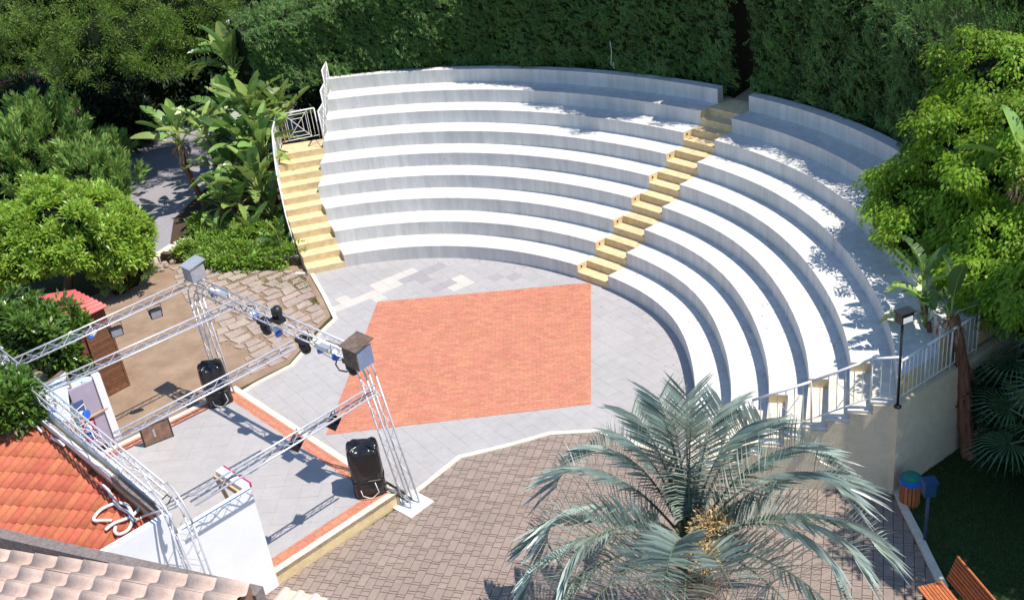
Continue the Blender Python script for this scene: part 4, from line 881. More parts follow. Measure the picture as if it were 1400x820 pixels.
# ---- red-roofed kiosk
kp = [at(50, 404, 2.15), at(102, 396, 2.15), at(148, 418, 1.95), at(101, 441, 1.95)]
kc = (kp[0] + kp[2]) / 2; ki = thing('kiosk', 'small wooden kiosk with a red corrugated roof among the bushes', 'kiosk', (kc.x, kc.y, 0))
mb = MB(); nn = 48; vs = []; 
for i in range(nn + 1):
    t = i / nn; a = kp[0].lerp(kp[1], t) if False else kp[0].lerp(kp[3], t); b = kp[1].lerp(kp[2], t); o = .022 * math.sin(t * nn * math.pi / 3)
    vs += [(a.x, a.y, a.z + o), (b.x, b.y, b.z + o)]
vs += [(x, y, z - .012) for x, y, z in vs]; N2 = 2 * (nn + 1)
mb.add(vs, [(2 * i, 2 * i + 1, 2 * i + 3, 2 * i + 2) for i in range(nn)] + [(N2 + 2 * i, N2 + 2 * i + 2, N2 + 2 * i + 3, N2 + 2 * i + 1) for i in range(nn)] + [(2 * i, 2 * i + 2, N2 + 2 * i + 2, N2 + 2 * i) for i in range(nn)] + [(2 * i + 1, N2 + 2 * i + 1, N2 + 2 * i + 3, 2 * i + 3) for i in range(nn)])
mb.build('roof', KRED, ki)
pl = [kc.lerp(p, .84) for p in kp]; mb = MB(); mb.prism([(p.x, p.y) for p in pl], 0, 1.9); mb.build('wall', WOODR, ki)
fa, fb = pl[3], pl[2]; fd = (fb - fa).normalized(); fd.z = 0
for k in range(9): mb = MB(); p = Vector((fa.x, fa.y, 0)).lerp(Vector((fb.x, fb.y, 0)), (k + .5) / 9); nrm_ = Vector((fd.y, -fd.x, 0)); mb.box(p + nrm_ * .012 + Vector((0, 0, .95)), ((fb - fa).length / 9 * .93, .022, 1.85), (fd, nrm_, Vector((0, 0, 1)))); mb.build('plank', WOODR, ki)
# ---- canvas-topped booth in the left stage corner
bt = thing('canvas_booth', 'small booth with a pale blue canvas top in the stage corner', 'booth', (-9.6, 20.2, 0))
cz = 2.0
cnv = [at(38, 548, cz), at(89, 508, cz), at(92, 531, cz - .12), at(97, 566, cz - .25), at(96, 576, cz - .3), at(60, 572, cz - .1)]
mb = MB(); mb.add([(p.x, p.y, p.z) for p in cnv] + [(p.x, p.y, p.z - .02) for p in cnv], [(5, 4, 3, 2, 1, 0), (6, 7, 8, 9, 10, 11)] + [(i, (i + 1) % 6, 6 + (i + 1) % 6, 6 + i) for i in range(6)]); mb.build('canvas_top', LBLUE, bt)
for p in (cnv[0], cnv[1], cnv[3], cnv[4]): mb = MB(); mb.tube([(p.x, p.y, 0), (p.x, p.y, p.z - .02)], .025, 6); mb.build('post', WOODL, bt)
mb = MB(); bk = [cnv[0], cnv[1]]; mb.beam(bk[0] + Vector((-.05, .05, -.02)), bk[1] + Vector((-.05, .05, -.02)), .14, .05); mb.build('back_board', PLY, bt)
cv3, cv4 = cnv[2], cnv[3]; mb = MB(); mb.beam((cv3.x, cv3.y, .85), (cv4.x, cv4.y, .85), .02, 1.5); mb.build('side_cloth', mat('teal_canvas', (.10, .22, .24), .8, .2, 3), bt)
# wing flat: white outside, inner face's shade put into a mauve colour, painted squares
ft = at(130, 511, 2.0); fbm = at(163, 592, .3); wf = thing('stage_wing', 'white wing flat with its shaded inner face coloured mauve in the left stage corner', 'stage wing', (ft.x, ft.y, .3))
fdir = Vector((-2.43, -1.76, 0)).normalized(); fn = Vector((-fdir.y, fdir.x, 0)); c1 = Vector((ft.x, ft.y, 0))
mb = MB(); mb.box(c1 + Vector((0, 0, 1.14)), (.16, .14, 1.70), (fdir, fn, Vector((0, 0, 1)))); mb.build('white_edge_post', WWALL, wf)
mb = MB(); c2_ = c1 + fdir * .36 ; mb.box(c2_ + Vector((0, 0, 1.10)), (.56, .05, 1.58), (fdir, fn, Vector((0, 0, 1)))); mb.build('shaded_panel', mat('mauve_shade', (.42, .36, .46), .8, .1, 3), wf)  # white panel's shaded face, its shade put into the mauve colour
mb = MB(); mb.box(c2_ + fn * .03 + fdir * .2 + Vector((0, 0, 1.36)), (.26, .012, .42), (fdir, fn, Vector((0, 0, 1)))); mb.build('blue_square', mat('slate_blue_paint', (.08, .12, .26), .8), wf)
mb = MB(); mb.box(c2_ + fn * .03 + fdir * .16 + Vector((0, 0, .80)), (.36, .012, .5), (fdir, fn, Vector((0, 0, 1)))); mb.build('red_square', mat('dark_red_paint', (.30, .02, .07), .8), wf)
mb = MB(); mb.beam(c2_ + fn * .06 + fdir * .4 + Vector((0, 0, 1.08)), c2_ + fn * .06 - fdir * .36 + Vector((0, 0, 1.14)), .03, .04); mb.build('timber_rail', WOODL, wf)
dc = at(112, 526, 1.55); dr = thing('drum_table', 'round black drum with a pale grey top beside the booth', 'drum', (dc.x, dc.y, .9))
mb = MB(); mb.lathe((dc.x, dc.y, 0), [(.36, 1.2), (.38, 1.30), (.38, 1.50), (.36, 1.53)], 28); mb.tube([(dc.x, dc.y, 0), (dc.x, dc.y, 1.25)], .05, 8); mb.build('drum_body', BLACK, dr, smooth=False)
mb = MB(); mb.lathe((dc.x, dc.y, 1.53), [(.37, 0), (.35, .02)], 28); mb.build('drum_top', LBLUE, dr)
# ---- hose and gutters on the orange roof
def rp(u, v):
    p = at(u, v, 2.4)
    for _ in range(4): p = at(u, v, rz(p.x, p.y) + .10)
    return p
hs = thing('white_hose', 'tangled white hose lying on the orange roof beside the truss corner', 'hose', rp(170, 700))
def sm(P, n=6):
    P = [Vector(p) for p in P]; out = []
    for i in range(len(P) - 1):
        a, b, c, d = P[max(i - 1, 0)], P[i], P[i + 1], P[min(i + 2, len(P) - 1)]
        for k in range(n): t = k / n; out.append(.5 * ((2 * b) + (c - a) * t + (2 * a - 5 * b + 4 * c - d) * t * t + (3 * b - a - 3 * c + d) * t ** 3))
    return out + [P[-1]]
mb = MB(); mb.tube(sm([rp(140, 663), rp(148, 670), rp(153, 679)]), .03, 7); mb.tube(sm([rp(156, 680), rp(158, 688), rp(163, 693), rp(175, 700), rp(180, 706)]), .03, 7)
mb.tube(sm([rp(144, 724), rp(156, 715), rp(180, 705), rp(195, 688), rp(203, 682) + Vector((0, 0, .15))]), .03, 7)
mb.tube(sm([rp(153, 711), rp(141, 711), rp(129, 711), rp(130, 705), rp(140, 695), rp(158, 688), rp(172, 689), rp(179, 698), rp(181, 708), rp(176, 723), rp(163, 730), rp(157, 726), rp(158, 720)]), .03, 7)
mb.tube(sm([rp(180, 706), rp(187, 710), rp(200, 704), at(222, 698, 2.9), at(240, 692, 3.1), at(243, 684, 3.2)]), .026, 7)
mb.build('hose_run', HOSE, hs, smooth=True)
mb = MB(); mb.tube([rp(127, 655), rp(140, 666)], .012, 5); mb.tube([rp(104, 631), rp(118, 645), rp(127, 655)], .012, 5); mb.build('thin_cord', DEADL, hs)
for (u0, v0, u1, v1, lb) in ((42, 577, 58, 590, 'short white pipe lying on the orange roof, farthest from the hose'), (70, 598, 88, 609, 'short white pipe lying on the orange roof, nearer the parapet middle')):
    mb = MB(); mb.tube([rp(u0, v0), rp((u0 + u1) / 2 + 2, (v0 + v1) / 2), rp(u1, v1)], .03, 7); tag(mb.build('pipe', HOSE, smooth=True), lb, 'pipe', 'white pipes on the orange roof')
# ---- lawn corner: bin, drinking post, bench
bp_ = at(1243, 688); bn_ = thing('litter_bin', 'wooden slatted litter bin with a green and blue lid on the shaded lawn', 'bin', bp_)
for k in range(16):
    a = 2 * math.pi * k / 16; mb = MB(); d = Vector((math.cos(a), math.sin(a), 0)); mb.box(bp_ + d * .17 + Vector((0, 0, .26)), (.02, .055, .5), (d, Vector((-d.y, d.x, 0)), Vector((0, 0, 1)))); mb.build('slat', BENCH, bn_)
mb = MB(); mb.lathe(bp_, [(.155, .02), (.155, .5)], 16); mb.build('liner', BLACK, bn_)
mb = MB(); mb.lathe(bp_, [(.20, .50), (.20, .57), (.17, .58)], 20); mb.build('blue_rim', BLUEM, bn_)
mb = MB(); mb.lathe(bp_, [(.17, .58), (.17, .63), (.10, .68), (.02, .69)], 20); mb.build('green_lid', TEAL, bn_)
pp = at(1264, 742); po = thing('signal_post', 'dark post with a blue box head beside the litter bin', 'post', pp)
mb = MB(); mb.tube([pp, pp + Vector((0, 0, 1.1))], .032, 8); mb.build('pole', mat('dark_blue_post', (.05, .07, .12), .5), po, smooth=True)
mb = MB(); mb.box(pp + Vector((0, 0, 1.22)), (.19, .17, .28)); mb.box(pp + Vector((0, -.02, 1.38)), (.23, .21, .05)); mb.build('box_head', mat('shaded_blue_box', (.015, .06, .14), .4, .2, 5), po)  # blue of the box head darkened, tree shade put into the colour
be = thing('bench', 'orange-brown slatted wooden bench beside the lawn kerb', 'bench', at(1290, 815, 0))
sd_ = (at(1322, 832, .4) - at(1296, 800, .4)); sd_.z = 0; sd_.normalize(); bk_ = Vector((-sd_.y, sd_.x, 0)); bk_ = bk_ if bk_.x > 0 else -bk_
s0 = at(1256, 802, .43)
for k in range(8):
    p = s0 + bk_ * (.055 * k); mb = MB(); mb.beam(p, p + sd_ * 1.4, .042, .03); mb.build('seat_slat', BENCH, be)
for k in range(8):
    p = s0 + bk_ * (.50 + .02 * k) + Vector((0, 0, .05 + .058 * k)); mb = MB(); mb.beam(p, p + sd_ * 1.4, .03, .042); mb.build('back_slat', BENCH, be)
for s in (.15, 1.25):
    p = s0 + sd_ * s; mb = MB(); mb.beam(p + bk_ * .02 - Vector((0, 0, .43)), p + bk_ * .02 - Vector((0, 0, .02)), .05, .05, upv=(1, 0, 0)); mb.beam(p - Vector((0, 0, .035)), p + bk_ * .48 - Vector((0, 0, .035)), .05, .04)
    mb.beam(p + bk_ * .5 - Vector((0, 0, .43)), p + bk_ * .69 + Vector((0, 0, .5)), .04, .05, upv=(0, 1, 0)); mb.build('iron_frame', BLACK, be)
# ================================================================== PLANTS
# ---- cypress hedge wrapped round the back of the stand, in two runs with a narrow gap at the stair head
def hedge(label, ph0, ph1, h0, h1, dens, end_gap=None):
    pm = (ph0 + ph1) / 2; b = pt(9, pm, 1.2); t = thing('cypress_hedge', label, 'hedge', (b[0], b[1], 3.2), group=None)
    def hz(ph): return h0 + (h1 - h0) * ((ph - ph0) / (ph1 - ph0)) ** 0.7
    def bulge(ph, z): return 0.13 * math.sin(ph * .42 + .5) + .09 * math.sin(ph * .9 + z * 1.6) + .09 * math.sin(z * 2.3 + ph * .31) + .06 * math.sin(ph * 1.3 - z * 3.1)
    mb = MB(); vs = []; cols = np.linspace(ph0, ph1, max(6, int(abs(ph1 - ph0) / 1.2))); Z = np.linspace(3.2, 1, 2)
    nz_ = 16
    for ph in cols:
        for k in range(nz_):
            z = 3.2 + hz(ph) * k / (nz_ - 1); vs.append((*pt(9, ph, 0.62 - bulge(ph, z) - .45 * max(0, (z - 4.6) / 4) + (.5 if k == nz_ - 1 else 0)), z))
        vs.append((*pt(9, ph, 2.1), 3.2 + hz(ph))); vs.append((*pt(9, ph, 2.5), 3.1))
    m = nz_ + 2
    mb.add(vs, [(i * m + k, i * m + k + 1, (i + 1) * m + k + 1, (i + 1) * m + k) for i in range(len(cols) - 1) for k in range(m - 1)] + [list(range(m)), [(len(cols) - 1) * m + k for k in range(m)][::-1]])
    mb.build('shade_core', TWIG_SHADE, t)  # solid dark body standing in for the shade inside the hedge
    arc = abs(ph1 - ph0) * math.pi / 180 * 12; nc = int(arc * (h0 + h1) / 2 * dens / 6); K6 = 11
    B, Dv, Nv, tn = [], [], [], []
    for i in range(nc):
        p_ = rng.uniform(min(ph0, ph1), max(ph0, ph1)); H = hz(p_); c, s = math.cos(R(p_)), math.sin(R(p_)); tg = np.array([s, -c, 0]); ou = np.array([-c, -s, 0])
        if i < nc * .25: x, y = pt(9, p_, rng.uniform(.3, 2.3)); b0 = np.array([x, y, 3.2 + H + rng.uniform(-.2, .2)]); ax_ = np.array([rng.normal(0, .5), rng.normal(0, .5), 1.0])
        else: z = 3.2 + H * rng.random(); x, y = pt(9, p_, 0.60 - bulge(p_, z) - .45 * max(0, (z - 4.6) / 4) + rng.uniform(-.2, .12)); b0 = np.array([x, y, z]); ax_ = np.array([.8, -.1, -.3]) * rng.normal(.8, .3) + ou * .35 + rng.normal(0, .28, 3)
        ax_ = ax_ / np.linalg.norm(ax_); tc = np.clip(.5 + .22 * math.sin(p_ * .9 + b0[2]) + rng.normal(0, .16), .05, .85)
        qv = np.arange(K6)[:, None]; sd_ = np.cross(ax_, ou * .8 + np.array([0, 0, .6])); sg = np.where(qv % 2 == 0, 1.0, -1.0)
        B.append(b0 + ax_ * .020 * qv + rng.normal(0, .010, (K6, 3))); Dv.append(ax_ + sd_ * sg * .55 + rng.normal(0, .15, (K6, 3))); Nv.append(ou * .8 + np.array([0, 0, .7]) + rng.normal(0, .3, (K6, 3))); tn.append(tc + rng.uniform(-.1, .12, K6))
    B, Dv, Nv, tn = map(np.concatenate, (B, Dv, Nv, tn)); n = len(B); low = B[:, 2] < 3.75; B[low, 2] += .25; tn = np.clip(tn, .01, .99)
    leaf_obj('foliage', L_HEDGE, t, B, Dv, Nv, rng.uniform(.06, .13, n), rng.uniform(.016, .028, n), tn, .1, .1)
    return t
hedge('long dark cypress hedge behind the back wall, left of the stair-head gap', 48.4, 111, 7.6, 2.3, 1500)
hedge('dark cypress hedge behind the back wall, right of the stair-head gap', 45.4, 11, 4.9, 3.0, 1500)
# sunlit looser cypress tops, upper right
tree('cypress_tree', 'sunlit loose cypress crown at the upper right above the ficus', 'cypress', (13.0, 25.5, 3.2), [(at(1235, -5, 5.7), (1.6, 1.4, 1.3), 170, .36, 80), (at(1330, 15, 5.6), (1.7, 1.5, 1.5), 190, .36, 80), (at(1362, 80, 5.0), (1.1, .9, 1.0), 150, .32, 80), (at(1400, 90, 5.0), (1.0, .9, 1.0), 130, .32, 80), (at(1400, 50, 5.4), (1.4, 1.4, 1.4), 150, .36, 80)], L_HEDGE, .19, .045, 'plume', .18, fold=.1, rough=.3, zmin=-1.0, k=.6)
# dead brown tuft and white rope on the hedge
mb = MB(); rp0 = Vector((*pt(9, 66, .25), 5.0)); rp0.z = 4.55; mb.tube([rp0, rp0 + Vector((.02, -.05, -.3)), rp0 + Vector((-.03, -.1, -.65)), rp0 + Vector((.06, -.12, -.82)), rp0 + Vector((.03, -.12, -.6))], .009, 6); tag(mb.build('rope', HOSE, smooth=True), 'pale rope end hanging against the dark hedge above the back wall', 'rope')
# ---- ficus trees on the right
G_ = 'bright green trees to the right of the stand'
def C3(u, v, z): p = at(u, v, z); return (p.x, p.y, p.z)
tree('ficus_tree', 'tall bright green tree rising over the right end of the hedge', 'tree', (10.6, 19.6, 0), [(C3(1372, 134, 5.3), (1.25, 1.3, 1.1), 120, .34, 108), (C3(1427, 189, 5.1), (1.2, 1.3, 1.1), 110, .34, 108), (C3(1310, 199, 4.7), (.75, .8, .7), 65, .30, 108), (C3(1392, 244, 4.5), (1.1, 1.1, .9), 100, .32, 108)], L_FICUS, .10, .055, 'droop', .2, G_, droop=.15, rough=.26)
tree('ficus_tree', 'bright green tree leaning over the upper right seating tiers', 'tree', (9.7, 18.6, 0), [(C3(1256, 265, 3.5), (.85, .85, .75), 80, .30, 108), (C3(1316, 235, 3.7), (.9, .9, .8), 80, .30, 108), (C3(1248, 325, 3.1), (.5, .55, .42), 30, .26, 93), (C3(1301, 310, 3.3), (.75, .8, .7), 70, .30, 108)], L_FICUS, .10, .055, 'droop', .17, G_, droop=.15, rough=.26)
tree('ficus_tree', 'bright green tree hanging over the strelitzia at the right frame edge', 'tree', (10.2, 16.6, 0), [(C3(1368, 350, 3.3), (.9, .9, .85), 95, .30, 116), (C3(1413, 420, 3.1), (.75, .8, .75), 70, .30, 116), (C3(1336, 390, 3.1), (.5, .5, .45), 36, .26, 108), (C3(1406, 310, 3.7), (.8, .8, .7), 60, .30, 108)], L_FICUS, .10, .055, 'droop', .17, G_, droop=.15, rough=.26)
tree('broadleaf_tree', 'spreading green tree that shades the lawn from outside the frame', 'tree', (13.6, 12.2, 0), [((12.6, 12.2, 6.2), (2.0, 2.1, 1.3), 200, .5, 40), ((9.9, 13.3, 5.9), (1.7, 1.2, 1.0), 170, .4, 45), ((9.9, 15.3, 6.2), (1.25, 1.2, .8), 110, .35, 45), ((11.5, 13.6, 5.6), (1.5, 1.3, 1.1), 150, .45, 40), ((12.6, 11.0, 5.6), (1.8, 1.8, 1.2), 120, .5, 40), ((13.0, 13.8, 6.0), (1.6, 1.6, 1.2), 120, .5, 40)], L_FICUS, .16, .08, 'droop', .24)
# dark understorey behind the return wall
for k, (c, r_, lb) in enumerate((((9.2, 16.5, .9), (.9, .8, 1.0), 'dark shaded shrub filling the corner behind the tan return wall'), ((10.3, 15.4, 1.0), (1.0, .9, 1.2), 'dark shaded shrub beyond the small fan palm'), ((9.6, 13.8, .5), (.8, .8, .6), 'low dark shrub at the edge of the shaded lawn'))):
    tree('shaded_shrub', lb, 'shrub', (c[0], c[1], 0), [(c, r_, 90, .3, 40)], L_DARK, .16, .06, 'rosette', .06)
# ---- left side: pine, thuja, pittosporum, glossy shrub, oleander, dark background
tree('pine_tree', 'broad yellow-green pine crown at the upper left corner', 'pine', (*at2(120, 160, 0), 0), [(C3(60, 20, 5.6), (3.2, 2.6, 1.5), 360, .62, 120), (C3(170, 45, 5.2), (2.9, 2.4, 1.35), 330, .6, 120), (C3(255, 15, 5.6), (1.9, 2.0, 1.3), 195, .55, 120), (C3(120, -20, 6.6), (3.0, 2.8, 1.3), 240, .6, 105), (C3(215, 75, 4.6), (1.2, 1.2, .7), 90, .5, 120), (C3(10, 75, 4.8), (1.6, 1.5, .9), 135, .5, 105)], L_PINE, .12, .022, 'needle', .3, fold=.05, rough=.28, zmin=-.8, k=.62)
tree('thuja_bush', 'feathery green conifer bush in the middle of the left edge', 'conifer', (*at2(70, 275), 0), [(C3(60, 205, 1.8), (2.1, 1.8, 1.5), 230, .5, 75), (C3(130, 245, 1.2), (1.2, 1.2, 1.0), 110, .45, 70), (C3(0, 235, 1.6), (1.6, 1.4, 1.3), 110, .45, 70), (C3(152, 278, .7), (.5, .5, .5), 40, .32, 70)], L_THUJA, .27, .06, 'plume', .15, fold=.1, rough=.3)
tree('pittosporum_bush', 'big rounded bright green bush left of the stone court', 'bush', (*at2(90, 405), 0), [(C3(90, 315, 2.0), (1.75, 1.7, 1.25), 330, .24, 75), (C3(160, 335, 1.4), (.85, .95, 1.0), 150, .22, 75), (C3(30, 340, 1.9), (1.4, 1.3, 1.1), 200, .24, 75), (C3(15, 365, 1.5), (.9, .9, .6), 110, .22, 70)], L_PITT, .15, .062, 'rosette', .14, k=.82, rough=.13)
tree('glossy_shrub', 'dark glossy-leaved shrub behind the left truss corner', 'shrub', (*at2(30, 530), 0), [(C3(45, 470, 1.7), (1.0, 1.0, .8), 120, .28, 60), (C3(5, 470, 2.0), (1.2, 1.1, .9), 140, .28, 60), (C3(92, 495, 1.1), (.45, .5, .5), 45, .22, 60), (C3(6, 555, 2.9), (.6, .55, .55), 70, .22, 60)], L_MAG, .17, .068, 'rosette', .12, k=.8)
tree('dark_shrub', 'dark green shrub at the foot of the rounded bright bush', 'shrub', (*at2(165, 395), 0), [(C3(172, 368, .7), (.65, .6, .65), 80, .25, 50), (C3(160, 388, .3), (.4, .4, .35), 40, .22, 45)], L_THUJA, .16, .03, 'plume', .06, k=.8)
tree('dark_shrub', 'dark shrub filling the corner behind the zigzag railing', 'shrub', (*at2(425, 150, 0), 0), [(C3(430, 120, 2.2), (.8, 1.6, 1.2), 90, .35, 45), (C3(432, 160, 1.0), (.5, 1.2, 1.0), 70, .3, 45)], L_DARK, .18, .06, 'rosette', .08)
ol = tree('oleander_bush', 'dark oleander bush with pink flowers at the left edge', 'bush', (*at2(20, 190), 0), [(C3(30, 140, 1.8), (1.9, 1.4, 1.2), 130, .45, 45), (C3(95, 150, 1.6), (1.6, 1.2, 1.1), 100, .45, 45)], L_DARK, .24, .05, 'rosette', .1)
for u, v in ((28, 106), (3, 113), (55, 110), (17, 126), (84, 116), (103, 152), (50, 98), (68, 132)):
    c = at(u, v, 2.9); fl_ = MB()
    for q in range(5): e = unit(1)[0] * .09; fl_.lathe(c + Vector(e), [(.0, -.02), (.07, .02), (.02, .03)], 5, axis=tuple(unit(1)[0] + np.array([0, -.4, .8])))
    fl_.build('flower', PINKF, ol)
pass
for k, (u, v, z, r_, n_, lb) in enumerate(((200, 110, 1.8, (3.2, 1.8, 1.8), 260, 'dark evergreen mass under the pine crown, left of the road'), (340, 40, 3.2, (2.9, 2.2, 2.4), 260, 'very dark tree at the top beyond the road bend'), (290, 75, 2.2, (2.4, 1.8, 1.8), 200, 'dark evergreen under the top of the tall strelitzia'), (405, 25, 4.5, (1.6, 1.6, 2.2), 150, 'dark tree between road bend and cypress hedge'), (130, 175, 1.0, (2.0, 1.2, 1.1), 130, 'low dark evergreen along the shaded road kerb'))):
    c = C3(u, v, z); t_ = tree('dark_evergreen', lb, 'tree', (c[0], c[1], 0), [(c, r_, n_, .6, 42)], L_DARK, .26, .08, 'rosette', .2, k=.86)  # these stand in tree shade, which their leaf colour carries
    if k == 1:
        f2_ = MB()
        for uu, vv in ((318, 22), (327, 23), (316, 53), (305, 40), (345, 30)): f2_.lathe(at(uu, vv, 4.3) + Vector((0, -1.0, 0)), [(0, -.02), (.11, .02), (.03, .04)], 6, axis=(.2, -.7, .6))
        f2_.build('flower', BLUEF, t_)
# ---- bed ground cover shrubs
Bb = [[], [], [], []]
for (u, v, z, r_, n_) in ((255, 348, .2, (.3, .2, .25), 18), (285, 356, .15, (.5, .12, .22), 26), (325, 360, .15, (.5, .12, .22), 26), (365, 360, .15, (.5, .12, .22), 26), (285, 335, .3, (.6, .5, .4), 45), (330, 342, .3, (.7, .5, .38), 55), (372, 340, .3, (.6, .5, .4), 45), (350, 322, .4, (.7, .5, .45), 50), (272, 315, .3, (.4, .4, .35), 26), (398, 350, .25, (.35, .3, .3), 24), (300, 352, .25, (.6, .25, .3), 30), (390, 315, .4, (.3, .5, .4), 22), (310, 318, .35, (.6, .5, .4), 36)):
    r = blob(C3(u, v, z * .8), (r_[0], r_[1], r_[2] * .75), n_, .22, 36, 'rosette', rough=.45)
    for q in range(4): Bb[q].append(r[q])
gc = thing('ground_cover', 'low bright green ground cover filling the planting bed', 'ground cover', (*at2(330, 330), 0)); Bb = [np.concatenate(q) for q in Bb]
leaf_obj('leaves', L_BED, gc, Bb[0], Bb[1], Bb[2], .12 * rng.uniform(.7, 1.3, len(Bb[0])), .06, Bb[3], kind='stuff'); gc['kind'] = 'stuff'
# ---- strelitzia (giant bird-of-paradise) plants
def leaf_mesh_ban(L, W, torn, droopk, seed):
    rs = random.Random(seed); mb = MB(); n = 16; sp = []; ca = 0.35
    for i in range(n + 1):
        s = i / n; sp.append(Vector((0, L * s * (1 - .12 * s * droopk), -L * droopk * s * s * .45)))
    for side in (-1, 1):
        for i in range(n):
            w0 = W / 2 * math.sin(math.pi * min(1, (i / n) * .93 + .07)) ** .6; w1 = W / 2 * math.sin(math.pi * min(1, ((i + 1) / n) * .93 + .07)) ** .6
            if i == n - 1: w1 = 0.01
            g0 = .012 if torn and rs.random() < torn else 0; dz0 = rs.uniform(-.08, .02) if g0 else 0; fw_ = .10 * L
            a, b = sp[i], sp[i + 1]; cu = .42 * (1 if not g0 else rs.uniform(.2, 1))
            mb.add([a, b, b + Vector((side * w1, fw_ * .6, w1 * cu - dz0 * 0 + dz0)), a + Vector((side * w0, fw_ * .6 + g0 * 2, w0 * cu + dz0))], [(0, 1, 2, 3) if side > 0 else (3, 2, 1, 0)], 0)
    mb.tube([p + Vector((0, 0, -.004)) for p in sp[::2]], [.012 * (1 - .09 * i) for i in range(len(sp[::2]))], 5, 1, cap=False)
    return mb
BAN = []
for k in range(5):
    m_ = leaf_mesh_ban(1.05, (.40, .34, .44, .36, .30)[k], (.1, .5, .25, .8, .0)[k], (.5, 1.0, .3, 1.5, .8)[k], k)
    me = bpy.data.meshes.new('leaf'); me.from_pydata(m_.v, [], m_.f); me.materials.append(L_BAN); me.materials.append(L_RIB); me.polygons.foreach_set('material_index', m_.m); BAN.append(me)
    for p in me.polygons: p.use_smooth = True
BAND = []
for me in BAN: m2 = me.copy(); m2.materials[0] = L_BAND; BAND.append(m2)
def strel(label, base, top, nl, size=1.0, trunk=.085, dark=False, group='giant strelitzia plants in the bed', dead=3, bark=None, spread=1.0, seed=1):
    rs = random.Random(seed); base = Vector(base); top = Vector(top); t = thing('strelitzia', label, 'strelitzia', base, group=group)
    if (top - base).length > .4:
        mb = MB(); P = [base + (top - base) * s + Vector((.06 * math.sin(4 * s + seed), .04 * math.cos(3 * s), 0)) for s in np.linspace(0, 1, 14)]; mb.tube(P, [trunk * (1.15 - .25 * (i / 13) + .10 * (i % 2)) for i in range(14)], 9); mb.build('trunk', bark or PBARK, t, smooth=False)
    pet = MB()
    for k in range(nl):
        az = 2.399 * k + seed; el = R(84 - 62 * (k / max(1, nl - 1)) ** 1.2 * spread) + rs.uniform(-.1, .1); d = Vector((math.cos(az) * math.cos(el), math.sin(az) * math.cos(el), math.sin(el)))
        Lp = size * rs.uniform(.35, .6); j = top + d * Lp; j.z -= .05 * (k / nl); pet.tube([top - Vector((0, 0, .12)), top + d * Lp * .5 + Vector((0, 0, .02)), j], [.03 * size, .02 * size, .013 * size], 5)
        y = Vector((d.x, d.y, d.z - .15)).normalized(); x = y.cross(Vector((0, 0, 1))); x = x.normalized() if x.length > .05 else Vector((1, 0, 0)); z = x.cross(y); tw = rs.uniform(-.5, .5)
        x2 = x * math.cos(tw) + z * math.sin(tw); z2 = x2.cross(y); s = size * rs.uniform(.75, 1.1)
        m4 = Matrix(((x2.x, y.x, z2.x), (x2.y, y.y, z2.y), (x2.z, y.z, z2.z))).to_4x4() @ Matrix.Scale(s, 4); m4.translation = j - base
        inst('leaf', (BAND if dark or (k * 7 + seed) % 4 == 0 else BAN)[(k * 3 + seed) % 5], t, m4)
    pet.build('leaf_stalk', L_RIB, t, smooth=True)
    if dead:
        B, D, N, tn = blob(top - Vector((0, 0, .22)), (.16 * size, .16 * size, .2 * size), 10 * dead, .08, 4, 'droop'); D[:, 2] -= .9
        leaf_obj('dry_leaves', DEADL, t, B, D, N, .34 * size, .05, tn, .3, .2)
    return t
st = [((318, 98), 3.9, .1, 13, 1.0, 'tallest strelitzia, its head above the others at the back of the bed'), ((246, 198), 2.3, .25, 8, .9, 'strelitzia nearest the road, standing alone at the left of the clump'), ((285, 192), 2.5, .3, 7, .8, 'strelitzia between the road-side one and the middle clump'), ((345, 165), 2.9, .2, 13, .9, 'strelitzia with pale upright leaves in the middle clump'), ((315, 165), 2.7, .2, 9, .85, 'strelitzia just below the tallest one'),
      ((403, 98), 2.9, .0, 12, .85, 'strelitzia behind the left stair barrier'), ((424, 62), 3.2, .1, 9, .8, 'strelitzia tallest against the hedge beside the zigzag railing'), ((318, 240), 1.4, .1, 9, .85, 'short strelitzia in the middle of the bed'), ((352, 262), 1.3, .1, 10, .9, 'low strelitzia beside the stair side railing'), ((383, 170), 2.5, 0, 10, .9, 'strelitzia pressing against the left stair barrier'), ((360, 212), 2.1, .1, 11, .95, 'strelitzia leaning towards the left stair from the bed'), ((328, 282), .9, 0, 8, .8, 'lowest strelitzia among the ground cover'), ((335, 205), 2.2, .1, 10, .9, 'broad strelitzia in the heart of the bed'), ((305, 285), .9, 0, 6, .7, 'small strelitzia above the bright ground cover near the road')]
for k, (uv, h, lean, nl, sz, lb) in enumerate(st):
    tp = at(*uv, h); strel(lb, (tp.x + lean, tp.y - lean * .6, 0), tp, int(nl * 1.7), sz * 1.22, seed=k + 1, dead=1 if k in (0, 1, 3) else 0)
strel('strelitzia at the front of the bed with leaves beside the stair foot', at(372, 305, 0), at(372, 300, .3), 12, 1.0, seed=21, dead=0)
for k, (u, v, sz) in enumerate(((345, 325, .75), (385, 338, .6), (300, 325, .6))):
    strel(['low strelitzia rising from the middle of the ground cover', 'low strelitzia at the foot of the yellow stair', 'low strelitzia at the road side of the ground cover'][k], at(u, v, 0), at(u, v - 3, .35), 8, sz, seed=31 + k, dead=0)
# blue pot in the bed
bpz = at(306, 240, .4); bpo = thing('plant_pot', 'bright blue glazed pot half hidden among the strelitzia stems', 'pot', (bpz.x, bpz.y, 0)); mb = MB(); mb.lathe((bpz.x, bpz.y, 0), [(.12, .02), (.19, .25), (.17, .5), (.13, .58), (.16, .62)], 16); mb.build('pot_body', BLUEM, bpo, smooth=True)
